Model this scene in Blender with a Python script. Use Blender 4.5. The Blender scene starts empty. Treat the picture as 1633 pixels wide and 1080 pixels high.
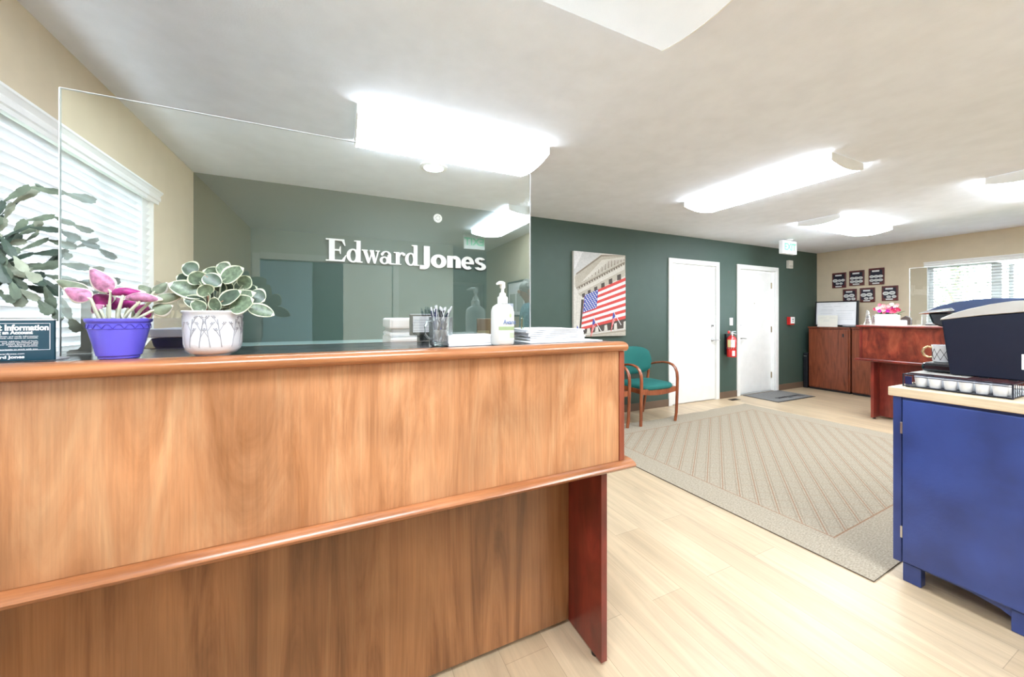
import bpy, bmesh, math, random
from mathutils import Vector, Matrix
random.seed(7)
R = math.radians
C = bpy.context.scene.collection
sc = bpy.context.scene

# ------------------------------------------------------------ camera, sky, exposure
F, CX, HY, CAMH = 584.0, 816.5, 505.0, 1.27
TH = math.atan((CX - 545) / F)
cam = bpy.data.cameras.new('camera'); co = bpy.data.objects.new('camera', cam); C.objects.link(co)
co.location = (0, 0, CAMH); co.rotation_euler = (R(90), 0, -TH)
cam.sensor_width = 36; cam.lens = F / 1633 * 36; cam.shift_y = -35 / 1633; cam.clip_start = .02
sc.camera = co
sc.view_settings.view_transform = 'Standard'; sc.view_settings.look = 'None'
sc.view_settings.gamma = 1; sc.view_settings.use_curve_mapping = False
sc.view_settings.exposure = 1.62
LAMP = 9.0
w = bpy.data.worlds.new('sky'); sc.world = w; w.use_nodes = True
bg = w.node_tree.nodes['Background']; bg.inputs[0].default_value = (.80, .90, 1, 1); bg.inputs[1].default_value = 9.0
sc.cycles.max_bounces = 10; sc.cycles.diffuse_bounces = 6; sc.cycles.glossy_bounces = 4
sc.cycles.transparent_max_bounces = 12; sc.cycles.sample_clamp_indirect = 6
sc.cycles.caustics_reflective = False; sc.cycles.caustics_refractive = False

def W(px, py, Y):          # where the sight line of a photo point meets the upright plane y = Y
    r = (px - CX) / F; s, c = math.sin(TH), math.cos(TH)
    d = Y / (c - r * s)
    return Vector(((s + r * c) * d, Y, CAMH - (py - HY) / F * d))

# ------------------------------------------------------------ materials
MATS = {}
def mat(name, col, rough=.5, metal=0, bump=0, bscale=60, spec=.5, emit=None, es=0, trans=0, var=0, vscale=8, coat=0):
    if name in MATS: return MATS[name]
    m = bpy.data.materials.new(name); m.use_nodes = True; nt = m.node_tree; b = nt.nodes['Principled BSDF']
    b.inputs['Base Color'].default_value = (*col, 1); b.inputs['Roughness'].default_value = rough
    b.inputs['Metallic'].default_value = metal; b.inputs['Specular IOR Level'].default_value = spec
    if coat: b.inputs['Coat Weight'].default_value = coat; b.inputs['Coat Roughness'].default_value = .12
    if trans: b.inputs['Transmission Weight'].default_value = trans
    if emit: b.inputs['Emission Color'].default_value = (*emit, 1); b.inputs['Emission Strength'].default_value = es
    tc = nt.nodes.new('ShaderNodeTexCoord')
    if bump:
        n = nt.nodes.new('ShaderNodeTexNoise'); n.inputs['Scale'].default_value = bscale; n.inputs['Detail'].default_value = 4
        nt.links.new(tc.outputs['Object'], n.inputs['Vector'])
        bp = nt.nodes.new('ShaderNodeBump'); bp.inputs['Strength'].default_value = bump; bp.inputs['Distance'].default_value = .003
        nt.links.new(n.outputs[0], bp.inputs['Height']); nt.links.new(bp.outputs[0], b.inputs['Normal'])
    n = nt.nodes.new('ShaderNodeTexNoise'); n.inputs['Scale'].default_value = vscale; n.inputs['Detail'].default_value = 3
    nt.links.new(tc.outputs['Object'], n.inputs['Vector'])
    v = var or .03
    cr = nt.nodes.new('ShaderNodeValToRGB'); cr.color_ramp.elements[0].position = .3; cr.color_ramp.elements[1].position = .7
    cr.color_ramp.elements[0].color = (*[c * (1 - v) for c in col], 1); cr.color_ramp.elements[1].color = (*[min(1, c * (1 + v)) for c in col], 1)
    nt.links.new(n.outputs[0], cr.inputs[0]); nt.links.new(cr.outputs[0], b.inputs['Base Color'])
    MATS[name] = m; return m

def wood(name, cols, scale, rough=.3, dist=2.0, coat=.0, blotch=.35, bs=3.0):
    m = bpy.data.materials.new(name); m.use_nodes = True; nt = m.node_tree; N = nt.nodes; L = nt.links; b = N['Principled BSDF']
    b.inputs['Roughness'].default_value = rough
    b.inputs['Coat Weight'].default_value = coat; b.inputs['Coat Roughness'].default_value = .15
    tc = N.new('ShaderNodeTexCoord'); mp = N.new('ShaderNodeMapping'); mp.inputs['Scale'].default_value = scale
    L.new(tc.outputs['Object'], mp.inputs[0])
    n = N.new('ShaderNodeTexNoise'); n.inputs['Scale'].default_value = 1; n.inputs['Detail'].default_value = 8; n.inputs['Roughness'].default_value = .62; n.inputs['Distortion'].default_value = dist
    L.new(mp.outputs[0], n.inputs['Vector'])
    cr = N.new('ShaderNodeValToRGB'); e = cr.color_ramp.elements
    e[0].position = .3; e[0].color = (*cols[0], 1); e[1].position = .68; e[1].color = (*cols[2], 1)
    k = e.new(.5); k.color = (*cols[1], 1)
    L.new(n.outputs[0], cr.inputs[0])
    n2 = N.new('ShaderNodeTexNoise'); n2.inputs['Scale'].default_value = bs; n2.inputs['Detail'].default_value = 2
    L.new(tc.outputs['Object'], n2.inputs['Vector'])
    mr = N.new('ShaderNodeMapRange'); mr.inputs[1].default_value = .3; mr.inputs[2].default_value = .7; mr.inputs[3].default_value = 1 - blotch; mr.inputs[4].default_value = 1.0 + blotch * .3
    L.new(n2.outputs[0], mr.inputs[0])
    m3 = N.new('ShaderNodeMapping'); m3.inputs['Scale'].default_value = tuple(q*(22 if q > 4 else 4) for q in scale); L.new(tc.outputs['Object'], m3.inputs[0])
    n3 = N.new('ShaderNodeTexNoise'); n3.inputs['Scale'].default_value = 1; n3.inputs['Detail'].default_value = 3; L.new(m3.outputs[0], n3.inputs['Vector'])
    r3 = N.new('ShaderNodeMapRange'); r3.inputs[1].default_value = .35; r3.inputs[2].default_value = .62; r3.inputs[3].default_value = .88; r3.inputs[4].default_value = 1.03; L.new(n3.outputs[0], r3.inputs[0])
    mm = N.new('ShaderNodeMath'); mm.operation = 'MULTIPLY'; L.new(mr.outputs[0], mm.inputs[0]); L.new(r3.outputs[0], mm.inputs[1])
    mx = N.new('ShaderNodeVectorMath'); mx.operation = 'SCALE'
    L.new(cr.outputs[0], mx.inputs[0]); L.new(mm.outputs[0], mx.inputs['Scale']); L.new(mx.outputs[0], b.inputs['Base Color'])
    MATS[name] = m; return m

def floor_mat():
    m = bpy.data.materials.new('oak_plank_floor'); m.use_nodes = True; nt = m.node_tree; N = nt.nodes; L = nt.links; b = N['Principled BSDF']
    b.inputs['Roughness'].default_value = .38
    tc = N.new('ShaderNodeTexCoord'); mp = N.new('ShaderNodeMapping'); mp.inputs['Rotation'].default_value = (0, 0, R(90))
    L.new(tc.outputs['Object'], mp.inputs[0])
    br = N.new('ShaderNodeTexBrick'); br.offset = .37; br.inputs['Scale'].default_value = 1; br.inputs['Brick Width'].default_value = 1.22; br.inputs['Row Height'].default_value = .18
    br.inputs['Mortar Size'].default_value = .0012; br.inputs['Mortar Smooth'].default_value = .3; br.inputs['Bias'].default_value = 0
    br.inputs['Color1'].default_value = (.52, .385, .245, 1); br.inputs['Color2'].default_value = (.62, .48, .32, 1); br.inputs['Mortar'].default_value = (.38, .28, .18, 1)
    L.new(mp.outputs[0], br.inputs['Vector'])
    m2 = N.new('ShaderNodeMapping'); m2.inputs['Scale'].default_value = (14, 1.1, 1); L.new(tc.outputs['Object'], m2.inputs[0])
    n = N.new('ShaderNodeTexNoise'); n.inputs['Scale'].default_value = 1; n.inputs['Detail'].default_value = 8; n.inputs['Roughness'].default_value = .65; n.inputs['Distortion'].default_value = 1.2
    L.new(m2.outputs[0], n.inputs['Vector'])
    mr = N.new('ShaderNodeMapRange'); mr.inputs[1].default_value = .3; mr.inputs[2].default_value = .75; mr.inputs[3].default_value = .78; mr.inputs[4].default_value = 1.16
    L.new(n.outputs[0], mr.inputs[0])
    mx = N.new('ShaderNodeVectorMath'); mx.operation = 'SCALE'; L.new(br.outputs[0], mx.inputs[0]); L.new(mr.outputs[0], mx.inputs['Scale'])
    L.new(mx.outputs[0], b.inputs['Base Color']); return m

RUGP = .104
def rug_mat(hx, hy):
    m = bpy.data.materials.new('woven_sisal'); m.use_nodes = True; nt = m.node_tree; N = nt.nodes; L = nt.links; b = N['Principled BSDF']
    b.inputs['Roughness'].default_value = .95; b.inputs['Specular IOR Level'].default_value = .1
    tc = N.new('ShaderNodeTexCoord'); sp = N.new('ShaderNodeSeparateXYZ'); L.new(tc.outputs['Object'], sp.inputs[0])
    def M(op, a, c=None, d=None):
        k = N.new('ShaderNodeMath'); k.operation = op
        for i, v in enumerate((a, c, d)):
            if v is None: continue
            if isinstance(v, (int, float)): k.inputs[i].default_value = v
            else: L.new(v, k.inputs[i])
        return k.outputs[0]
    x, y = sp.outputs[0], sp.outputs[1]
    def lines(v, p, wd):  # 1 on thin lines every p
        f = M('FRACT', M('ADD', M('DIVIDE', v, p), 100.0)); return M('LESS_THAN', M('ABSOLUTE', M('SUBTRACT', f, .5)), wd / p)
    s1 = M('SUBTRACT', M('MULTIPLY', x, .56), M('MULTIPLY', y, .83)); s2 = M('ADD', M('MULTIPLY', x, .56), M('MULTIPLY', y, .83))
    PP = RUGP; a = lines(s1, PP, .0030); c2 = lines(s2, PP, .0025)
    t1 = lines(M('ADD', s1, .016), PP, .003); t2 = lines(M('SUBTRACT', s1, .016), PP, .003)
    rib = M('SINE', M('MULTIPLY', y, 700.0))
    inx = M('LESS_THAN', M('ABSOLUTE', x), hx - .26); iny = M('LESS_THAN', M('ABSOLUTE', y), hy - .26)
    ins = M('MULTIPLY', inx, iny)
    inx2 = M('LESS_THAN', M('ABSOLUTE', x), hx - .252); iny2 = M('LESS_THAN', M('ABSOLUTE', y), hy - .252)
    bl = M('SUBTRACT', M('MULTIPLY', inx2, iny2), ins)
    red = M('MAXIMUM', M('MULTIPLY', M('MAXIMUM', a, M('MULTIPLY', c2, .4)), ins), bl)
    dk = M('MULTIPLY', M('MULTIPLY', M('MAXIMUM', t1, t2), ins), .5)
    n = N.new('ShaderNodeTexNoise'); n.inputs['Scale'].default_value = 1; n.inputs['Detail'].default_value = 4
    mp = N.new('ShaderNodeMapping'); mp.inputs['Scale'].default_value = (60, 160, 1); L.new(tc.outputs['Object'], mp.inputs[0]); L.new(mp.outputs[0], n.inputs['Vector'])
    cr = N.new('ShaderNodeValToRGB'); cr.color_ramp.elements[0].position = .3; cr.color_ramp.elements[1].position = .7
    cr.color_ramp.elements[0].color = (.27, .225, .17, 1); cr.color_ramp.elements[1].color = (.46, .395, .305, 1); L.new(n.outputs[0], cr.inputs[0])
    def mix(f, A, B):
        k = N.new('ShaderNodeMix'); k.data_type = 'RGBA'; L.new(f, k.inputs[0]); L.new(A, k.inputs[6]); k.inputs[7].default_value = (*B, 1); return k.outputs[2]
    o = mix(dk, cr.outputs[0], (.22, .17, .12)); o = mix(M('MULTIPLY', red, .62), o, (.26, .10, .04))
    L.new(o, b.inputs['Base Color'])
    bp = N.new('ShaderNodeBump'); bp.inputs['Strength'].default_value = .5; bp.inputs['Distance'].default_value = .003; L.new(n.outputs[0], bp.inputs['Height']); L.new(bp.outputs[0], b.inputs['Normal'])
    return m

def sheet_mat(name, tint, refl, haze=0):
    m = bpy.data.materials.new(name); m.use_nodes = True; nt = m.node_tree; N = nt.nodes; L = nt.links
    N.remove(N['Principled BSDF']); out = N['Material Output']
    t = N.new('ShaderNodeBsdfTransparent'); t.inputs[0].default_value = (*tint, 1)
    g = N.new('ShaderNodeBsdfGlossy'); g.inputs['Roughness'].default_value = 0.0; g.inputs[0].default_value = (.90, 1, .97, 1)
    f = N.new('ShaderNodeFresnel'); f.inputs[0].default_value = 1.45
    k = N.new('ShaderNodeMath'); k.operation = 'MULTIPLY_ADD'; k.inputs[1].default_value = 1.2; k.inputs[2].default_value = refl; k.use_clamp = True
    L.new(f.outputs[0], k.inputs[0])
    x = N.new('ShaderNodeMixShader'); L.new(k.outputs[0], x.inputs[0]); L.new(t.outputs[0], x.inputs[1]); L.new(g.outputs[0], x.inputs[2]); L.new(x.outputs[0], out.inputs[0])
    if haze:
        d = N.new('ShaderNodeBsdfDiffuse'); d.inputs[0].default_value = (.9,.92,.95,1); h = N.new('ShaderNodeMixShader'); h.inputs[0].default_value = haze
        L.new(x.outputs[0], h.inputs[1]); L.new(d.outputs[0], h.inputs[2]); L.new(h.outputs[0], out.inputs[0])
    MATS[name] = m; return m

def translucent_mat(name, col, f=.5):
    m = bpy.data.materials.new(name); m.use_nodes = True; nt = m.node_tree; N = nt.nodes; L = nt.links
    N.remove(N['Principled BSDF']); out = N['Material Output']
    d = N.new('ShaderNodeBsdfDiffuse'); d.inputs[0].default_value = (*col, 1); t = N.new('ShaderNodeBsdfTranslucent'); t.inputs[0].default_value = (*col, 1)
    x = N.new('ShaderNodeMixShader'); x.inputs[0].default_value = f; L.new(d.outputs[0], x.inputs[1]); L.new(t.outputs[0], x.inputs[2]); L.new(x.outputs[0], out.inputs[0])
    return m

def edge_mat(name):
    m = bpy.data.materials.new(name); m.use_nodes = True; nt = m.node_tree; N = nt.nodes; L = nt.links
    N.remove(N['Principled BSDF']); d = N.new('ShaderNodeBsdfDiffuse'); d.inputs[0].default_value = (.97,.97,1,1); t = N.new('ShaderNodeBsdfTransparent')
    x = N.new('ShaderNodeMixShader'); x.inputs[0].default_value = .35; L.new(d.outputs[0], x.inputs[1]); L.new(t.outputs[0], x.inputs[2]); L.new(x.outputs[0], N['Material Output'].inputs[0])
    return m

def lens_mat(name, col, es, ribs=(900, 900)):
    m = mat(name, col, .25, emit=(.83, .92, 1), es=es); nt = m.node_tree; b = nt.nodes['Principled BSDF']
    tc = nt.nodes.new('ShaderNodeTexCoord'); mp = nt.nodes.new('ShaderNodeMapping'); mp.inputs['Scale'].default_value = (ribs[0], ribs[1], 1)
    nt.links.new(tc.outputs['Object'], mp.inputs[0])
    wv = nt.nodes.new('ShaderNodeTexChecker'); wv.inputs['Scale'].default_value = 1; nt.links.new(mp.outputs[0], wv.inputs[0])
    bp = nt.nodes.new('ShaderNodeBump'); bp.inputs['Strength'].default_value = .35; bp.inputs['Distance'].default_value = .002
    nt.links.new(wv.outputs['Fac'], bp.inputs['Height']); nt.links.new(bp.outputs[0], b.inputs['Normal'])
    return m

# ------------------------------------------------------------ mesh helper
class MB:
    def __init__(s): s.v = []; s.f = []; s.m = []; s.xf = None
    def add(s, vs, fs, m=0):
        o = len(s.v)
        s.v += [s.xf(Vector(p)) if s.xf else Vector(p) for p in vs]
        s.f += [tuple(i + o for i in f) for f in fs]; s.m += [m] * len(fs)
    def box(s, x0, x1, y0, y1, z0, z1, m=0):
        s.add([(x0,y0,z0),(x1,y0,z0),(x1,y1,z0),(x0,y1,z0),(x0,y0,z1),(x1,y0,z1),(x1,y1,z1),(x0,y1,z1)],
              [(0,3,2,1),(4,5,6,7),(0,1,5,4),(1,2,6,5),(2,3,7,6),(3,0,4,7)], m); return s
    def prism(s, pts, vec, m=0):
        n = len(pts); vec = Vector(vec); a = [Vector(p) for p in pts]
        s.add(a + [p + vec for p in a], [tuple(range(n))[::-1], tuple(range(n, 2*n))] + [(i, (i+1) % n, n + (i+1) % n, n + i) for i in range(n)], m); return s
    def xz(s, pts, y0, y1, m=0): return s.prism([(p[0], y0, p[1]) for p in pts], (0, y1 - y0, 0), m)
    def yz(s, pts, x0, x1, m=0): return s.prism([(x0, p[0], p[1]) for p in pts], (x1 - x0, 0, 0), m)
    def xy(s, pts, z0, z1, m=0): return s.prism([(p[0], p[1], z0) for p in pts], (0, 0, z1 - z0), m)
    def lathe(s, prof, c=(0,0,0), n=32, m=0, sx=1, sy=1, cap=True):
        vs = []; fs = []; k = len(prof)
        for r, z in prof:
            for i in range(n):
                a = 2*math.pi*i/n; vs.append((c[0] + r*sx*math.cos(a), c[1] + r*sy*math.sin(a), c[2] + z))
        for j in range(k-1):
            for i in range(n):
                i2 = (i+1) % n; fs.append((j*n+i, j*n+i2, (j+1)*n+i2, (j+1)*n+i))
        if cap: fs.append(tuple(range(n))[::-1]); fs.append(tuple((k-1)*n+i for i in range(n)))
        s.add(vs, fs, m); return s
    def tube(s, pts, r, n=8, m=0, ry=None, up=(0,0,1), cap=True):
        pts = [Vector(p) for p in pts]; k = len(pts)
        rs = r if isinstance(r, (list, tuple)) else [r]*k
        vs = []; fs = []
        for i, p in enumerate(pts):
            t = (pts[min(i+1,k-1)] - pts[max(i-1,0)]).normalized()
            u = Vector(up); a = t.cross(u)
            if a.length < 1e-3: a = t.cross(Vector((1,0.01,0)))
            a.normalize(); b = a.cross(t).normalized()
            q = (ry / r if not isinstance(r, (list, tuple)) else ry / rs[0]) if ry else 1
            for j in range(n):
                g = 2*math.pi*(j+.5)/n; vs.append(p + a*rs[i]*math.cos(g) + b*rs[i]*q*math.sin(g))
        for i in range(k-1):
            for j in range(n):
                j2 = (j+1) % n; fs.append((i*n+j, i*n+j2, (i+1)*n+j2, (i+1)*n+j))
        if cap: fs.append(tuple(range(n))[::-1]); fs.append(tuple((k-1)*n+j for j in range(n)))
        s.add(vs, fs, m); return s
    def ball(s, c, r, n=16, k=10, m=0):
        if isinstance(r, (int, float)): r = (r, r, r)
        vs = [(c[0], c[1], c[2]-r[2])]
        for j in range(1, k):
            a = math.pi*j/k - math.pi/2
            for i in range(n):
                g = 2*math.pi*i/n; vs.append((c[0]+r[0]*math.cos(a)*math.cos(g), c[1]+r[1]*math.cos(a)*math.sin(g), c[2]+r[2]*math.sin(a)))
        vs.append((c[0], c[1], c[2]+r[2])); fs = []
        for i in range(n):
            i2 = (i+1) % n; fs.append((0, 1+i2, 1+i))
            for j in range(k-2): fs.append((1+j*n+i, 1+j*n+i2, 1+(j+1)*n+i2, 1+(j+1)*n+i))
            fs.append((1+(k-2)*n+i, 1+(k-2)*n+i2, len(vs)-1))
        s.add(vs, fs, m); return s
    def arc(s, cx, cz, rx, rz, a0, a1, tx, tz, y0, y1, n=18, m=0):
        P = []; Q = []
        for i in range(n+1):
            a = R(a0 + (a1-a0)*i/n); P.append((cx+rx*math.cos(a), cz+rz*math.sin(a))); Q.append((cx+(rx-tx)*math.cos(a), cz+(rz-tz)*math.sin(a)))
        for i in range(n): s.xz([P[i], P[i+1], Q[i+1], Q[i]], y0, y1, m)
        return s
    def leaf(s, a, tip, nrm, wd, cup=.15, bend=.15, nu=8, mt=0, mb=1, me=None, shape=.9, th=.0009, fold=0, ex=.62):
        a = Vector(a); tip = Vector(tip); d = tip - a; Ln = d.length; t = d.normalized()
        nn = Vector(nrm); nn = (nn - t*nn.dot(t)).normalized(); sd = t.cross(nn); nv = 12
        top = []; bot = []
        for i in range(nu+1):
            u = i/nu; h = wd/2 * max(.02, math.sin(math.pi * u**shape)**ex)
            for j in range(nv+1):
                q = -1 + 2*j/nv
                p = a + t*Ln*u + sd*h*q + nn*(cup*wd*(q*q - .3)*math.sin(math.pi*u) - bend*Ln*(u*u - .0) + fold*wd*abs(q))
                top.append(p + nn*th); bot.append(p - nn*th)
        n1 = nv+1; K = len(top); ft = []; fb = []; fe = []; 
        for i in range(nu):
            for j in range(nv):
                q = (i*n1+j, i*n1+j+1, (i+1)*n1+j+1, (i+1)*n1+j)
                (fe if (me is not None and (j in (0, nv-1) or i == nu-1)) else ft).append(q[::-1]); fb.append(tuple(x+K for x in q))
        rim = [i*n1 for i in range(nu+1)] + [nu*n1+j for j in range(1, nv+1)] + [i*n1+nv for i in range(nu-1, -1, -1)] + [j for j in range(nv-1, 0, -1)]
        fr = [(rim[i], rim[(i+1) % len(rim)], rim[(i+1) % len(rim)]+K, rim[i]+K) for i in range(len(rim))]
        o = len(s.v); s.v += [s.xf(p) if s.xf else p for p in top+bot]
        for fs, mm in ((ft, mt), (fb, mb), (fe, me), (fr, me if me is not None else mt)):
            for f in fs: s.f.append(tuple(x+o for x in f)); s.m.append(mm or 0)
        return s
    def build(s, name, mats, parent=None, bevel=0, smooth=None, seg=2, flip=True):
        me = bpy.data.meshes.new(name); off = Vector(parent.location) if parent else Vector()
        if parent and parent.parent: off = off + Vector(parent.parent.location)
        me.from_pydata([tuple(p - off) for p in s.v], [], s.f)
        if not isinstance(mats, (list, tuple)): mats = [mats]
        for m in mats: me.materials.append(m)
        for p, mi in zip(me.polygons, s.m): p.material_index = mi
        if flip:
            bm = bmesh.new(); bm.from_mesh(me); bmesh.ops.recalc_face_normals(bm, faces=bm.faces); bm.to_mesh(me); bm.free()
        if smooth is not None:
            for p in me.polygons: p.use_smooth = True
            me.set_sharp_from_angle(angle=R(smooth))
        o = bpy.data.objects.new(name, me); C.objects.link(o)
        if parent: o.parent = parent
        if bevel:
            b = o.modifiers.new('bevel', 'BEVEL'); b.width = bevel; b.segments = seg; b.limit_method = 'ANGLE'; b.angle_limit = R(40); b.harden_normals = False
        return o

def tag(o, label, cat, group=None):
    o['label'] = label; o['category'] = cat
    if group: o['group'] = group
    return o
def thing(name, label, cat, loc=(0,0,0), group=None):
    o = bpy.data.objects.new(name, None); C.objects.link(o); o.location = loc; o.empty_display_size = .05
    return tag(o, label, cat, group)
def struct(o): o['kind'] = 'structure'; return o
def dup(root, loc, label, rotz=None):
    r = root.copy(); C.objects.link(r); r.location = loc; r['label'] = label
    if rotz is not None: r.rotation_euler = (0, 0, rotz)
    for ch in list(root.children):
        c = ch.copy(); C.objects.link(c); c.parent = r
        for g in ch.children: d = g.copy(); C.objects.link(d); d.parent = c
    return r
def text(name, body, size, m, parent, M, bold=0, ext=.0004, align='CENTER', sx=1):
    cu = bpy.data.curves.new(name, 'FONT'); cu.body = body; cu.size = size; cu.extrude = ext; cu.offset = bold; cu.align_x = align; cu.align_y = 'CENTER'; cu.resolution_u = 3
    t = bpy.data.objects.new('t', cu); C.objects.link(t); bpy.context.view_layer.update()
    me = bpy.data.meshes.new_from_object(t.evaluated_get(bpy.context.evaluated_depsgraph_get())); bpy.data.objects.remove(t)
    off = Vector(parent.location) if parent else Vector()
    if parent and parent.parent: off += parent.parent.location
    me.transform(Matrix.Translation(-off) @ M @ Matrix.Diagonal((sx, 1, 1, 1))); me.materials.clear(); me.materials.append(m)
    o = bpy.data.objects.new(name, me); C.objects.link(o); o.parent = parent; return o
def faceY(x, y, z, rz=0): return Matrix.Translation((x, y, z)) @ Matrix.Rotation(rz, 4, 'Z') @ Matrix.Rotation(R(90), 4, 'X')

# colours
white = mat('white_paint', (.84,.84,.82), .4); trimw = mat('white_trim', (.86,.86,.84), .35)
beige = mat('beige_wall_paint', (.65,.55,.40), .8, bump=.15, bscale=180)
green = mat('dark_green_wall_paint', (.057,.095,.078), .5, bump=.2, bscale=180, spec=.4)
ceilm = mat('ceiling_paint', (.87,.90,.97), .9, bump=.15, bscale=120)
brownb = mat('brown_rubber_baseboard', (.16,.105,.07), .55)
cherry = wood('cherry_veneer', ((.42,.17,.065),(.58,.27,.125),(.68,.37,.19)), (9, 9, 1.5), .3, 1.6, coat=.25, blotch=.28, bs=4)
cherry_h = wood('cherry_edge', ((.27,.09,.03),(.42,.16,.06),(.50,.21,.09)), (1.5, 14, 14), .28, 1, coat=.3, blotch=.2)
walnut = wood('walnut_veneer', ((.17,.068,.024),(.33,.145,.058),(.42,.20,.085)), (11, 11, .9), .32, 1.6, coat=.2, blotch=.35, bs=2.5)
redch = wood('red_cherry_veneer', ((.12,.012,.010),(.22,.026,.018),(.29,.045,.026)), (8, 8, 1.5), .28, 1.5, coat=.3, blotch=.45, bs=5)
redcab = wood('red_oak_laminate', ((.10,.022,.010),(.23,.055,.022),(.28,.075,.032)), (14, 14, 1.2), .32, 3, coat=.15, blotch=.1)
chairw = wood('chair_cherry', ((.20,.045,.015),(.32,.08,.028),(.38,.11,.04)), (20, 20, 4), .25, 1, coat=.4, blotch=.15)
blackm = mat('black_plastic', (.012,.013,.018), .35); blackg = mat('gloss_black', (.01,.012,.018), .12, coat=.5)
blacktop = mat('black_laminate', (.035,.037,.045), .16)
silver = mat('silver_metal', (.62,.62,.62), .3, metal=1); chrome = mat('chrome', (.8,.8,.8), .08, metal=1); brass = mat('brass_hinge', (.45,.38,.27), .35, metal=1)
paper = mat('white_paper', (.9,.9,.92), .8); cream = mat('cream_petal', (.9,.62,.55), .6)
tealf = mat('teal_upholstery', (.006,.135,.12), .8, bump=.3, bscale=400)
red = mat('red_enamel', (.62,.02,.02), .25, coat=.4)
glassm = sheet_mat('clear_acrylic', (.985,1,.992), .165); glass2 = sheet_mat('thin_clear_plastic', (.96,.97,.97), .03)
edgem = edge_mat('acrylic_edge')
sky_pane = sheet_mat('window_glass', (.99,.995,.995), -.04)
YG, XL, XR, HC = 3.78, -1.09, 8.0, 2.44

# ------------------------------------------------------------ room shell
b = MB(); b.box(-1.2, 8.1, -6.8, 3.9, -.05, 0); fl = struct(b.build('floor', floor_mat()))
b = MB(); b.box(-1.2, 8.1, -6.8, 3.9, HC, HC+.05); struct(b.build('ceiling', ceilm))
D1 = (4.27, 5.20); D2 = (5.765, 6.715); DH = 2.035
b = MB(); b.box(-1.2, D1[0], YG, YG+.12, 0, HC); b.box(D1[1], D2[0], YG, YG+.12, 0, HC); b.box(D2[1], 8.1, YG, YG+.12, 0, HC)
b.box(D1[0], D1[1], YG, YG+.12, DH, HC); b.box(D2[0], D2[1], YG, YG+.12, DH, HC); struct(b.build('wall_green', green))
def wall_x(name, x0, x1, y0, y1, wy0, wy1, wz0, wz1, m):
    b = MB(); b.box(x0, x1, y0, wy0, 0, HC); b.box(x0, x1, wy1, y1, 0, HC); b.box(x0, x1, wy0, wy1, 0, wz0); b.box(x0, x1, wy0, wy1, wz1, HC)
    return struct(b.build(name, m))
LW = (-.45, 3.09, .95, 2.03); RW = (.35, 2.37, 1.0, 2.04)
wall_x('wall_left', XL-.12, XL, -3.46, YG, *LW, beige)
wall_x('wall_right', XR, XR+.12, -.72, YG, *RW, beige)
b = MB(); b.box(-1.21, -1.02, -3.46, -3.34, 0, HC); b.box(.74, 1.65, -3.46, -3.34, 0, HC); b.box(-1.02, .74, -3.46, -3.34, 2.05, HC); struct(b.build('wall_rear', mat('grey_wall_paint', (.74,.74,.70), .8)))
b = MB(); b.box(1.53, 1.65, -6.4, -3.46, 0, HC); b.box(1.53, 3.6, -6.52, -6.4, 0, HC); b.box(3.5, 3.62, -6.4, -3.7, 0, HC); struct(b.build('wall_hallway', mat('hall_paint', (.50,.52,.49), .8)))
b = MB(); b.box(2.37, 2.49, -3.7, -.60, 0, HC); b.box(2.49, 3.62, -3.7, -3.58, 0, HC); struct(b.build('wall_partition', beige))
b = MB(); b.box(2.49, 8.12, -.72, -.60, 0, HC); struct(b.build('wall_side', beige))
b = MB(); b.box(-1.21, 1.53, -5.2, -5.1, 0, HC); b.box(-1.21, -1.1, -5.1, -3.46, 0, HC); struct(b.build('wall_closet', mat('closet_paint', (.30,.58,.50), .8)))
# baseboards
def baseb(name, boxes):
    b = MB()
    for q in boxes: b.box(*q)
    return struct(b.build(name, brownb, bevel=.002))
baseb('baseboard_green', [(XL, 4.20, YG-.012, YG, 0, .10), (5.275, 5.695, YG-.012, YG, 0, .10), (6.785, XR, YG-.012, YG, 0, .10)])
baseb('baseboard_right', [(XR-.012, XR, -.6, YG-.012, 0, .10)]); baseb('baseboard_left', [(XL, XL+.012, -3.3, YG-.012, 0, .10)])

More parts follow.
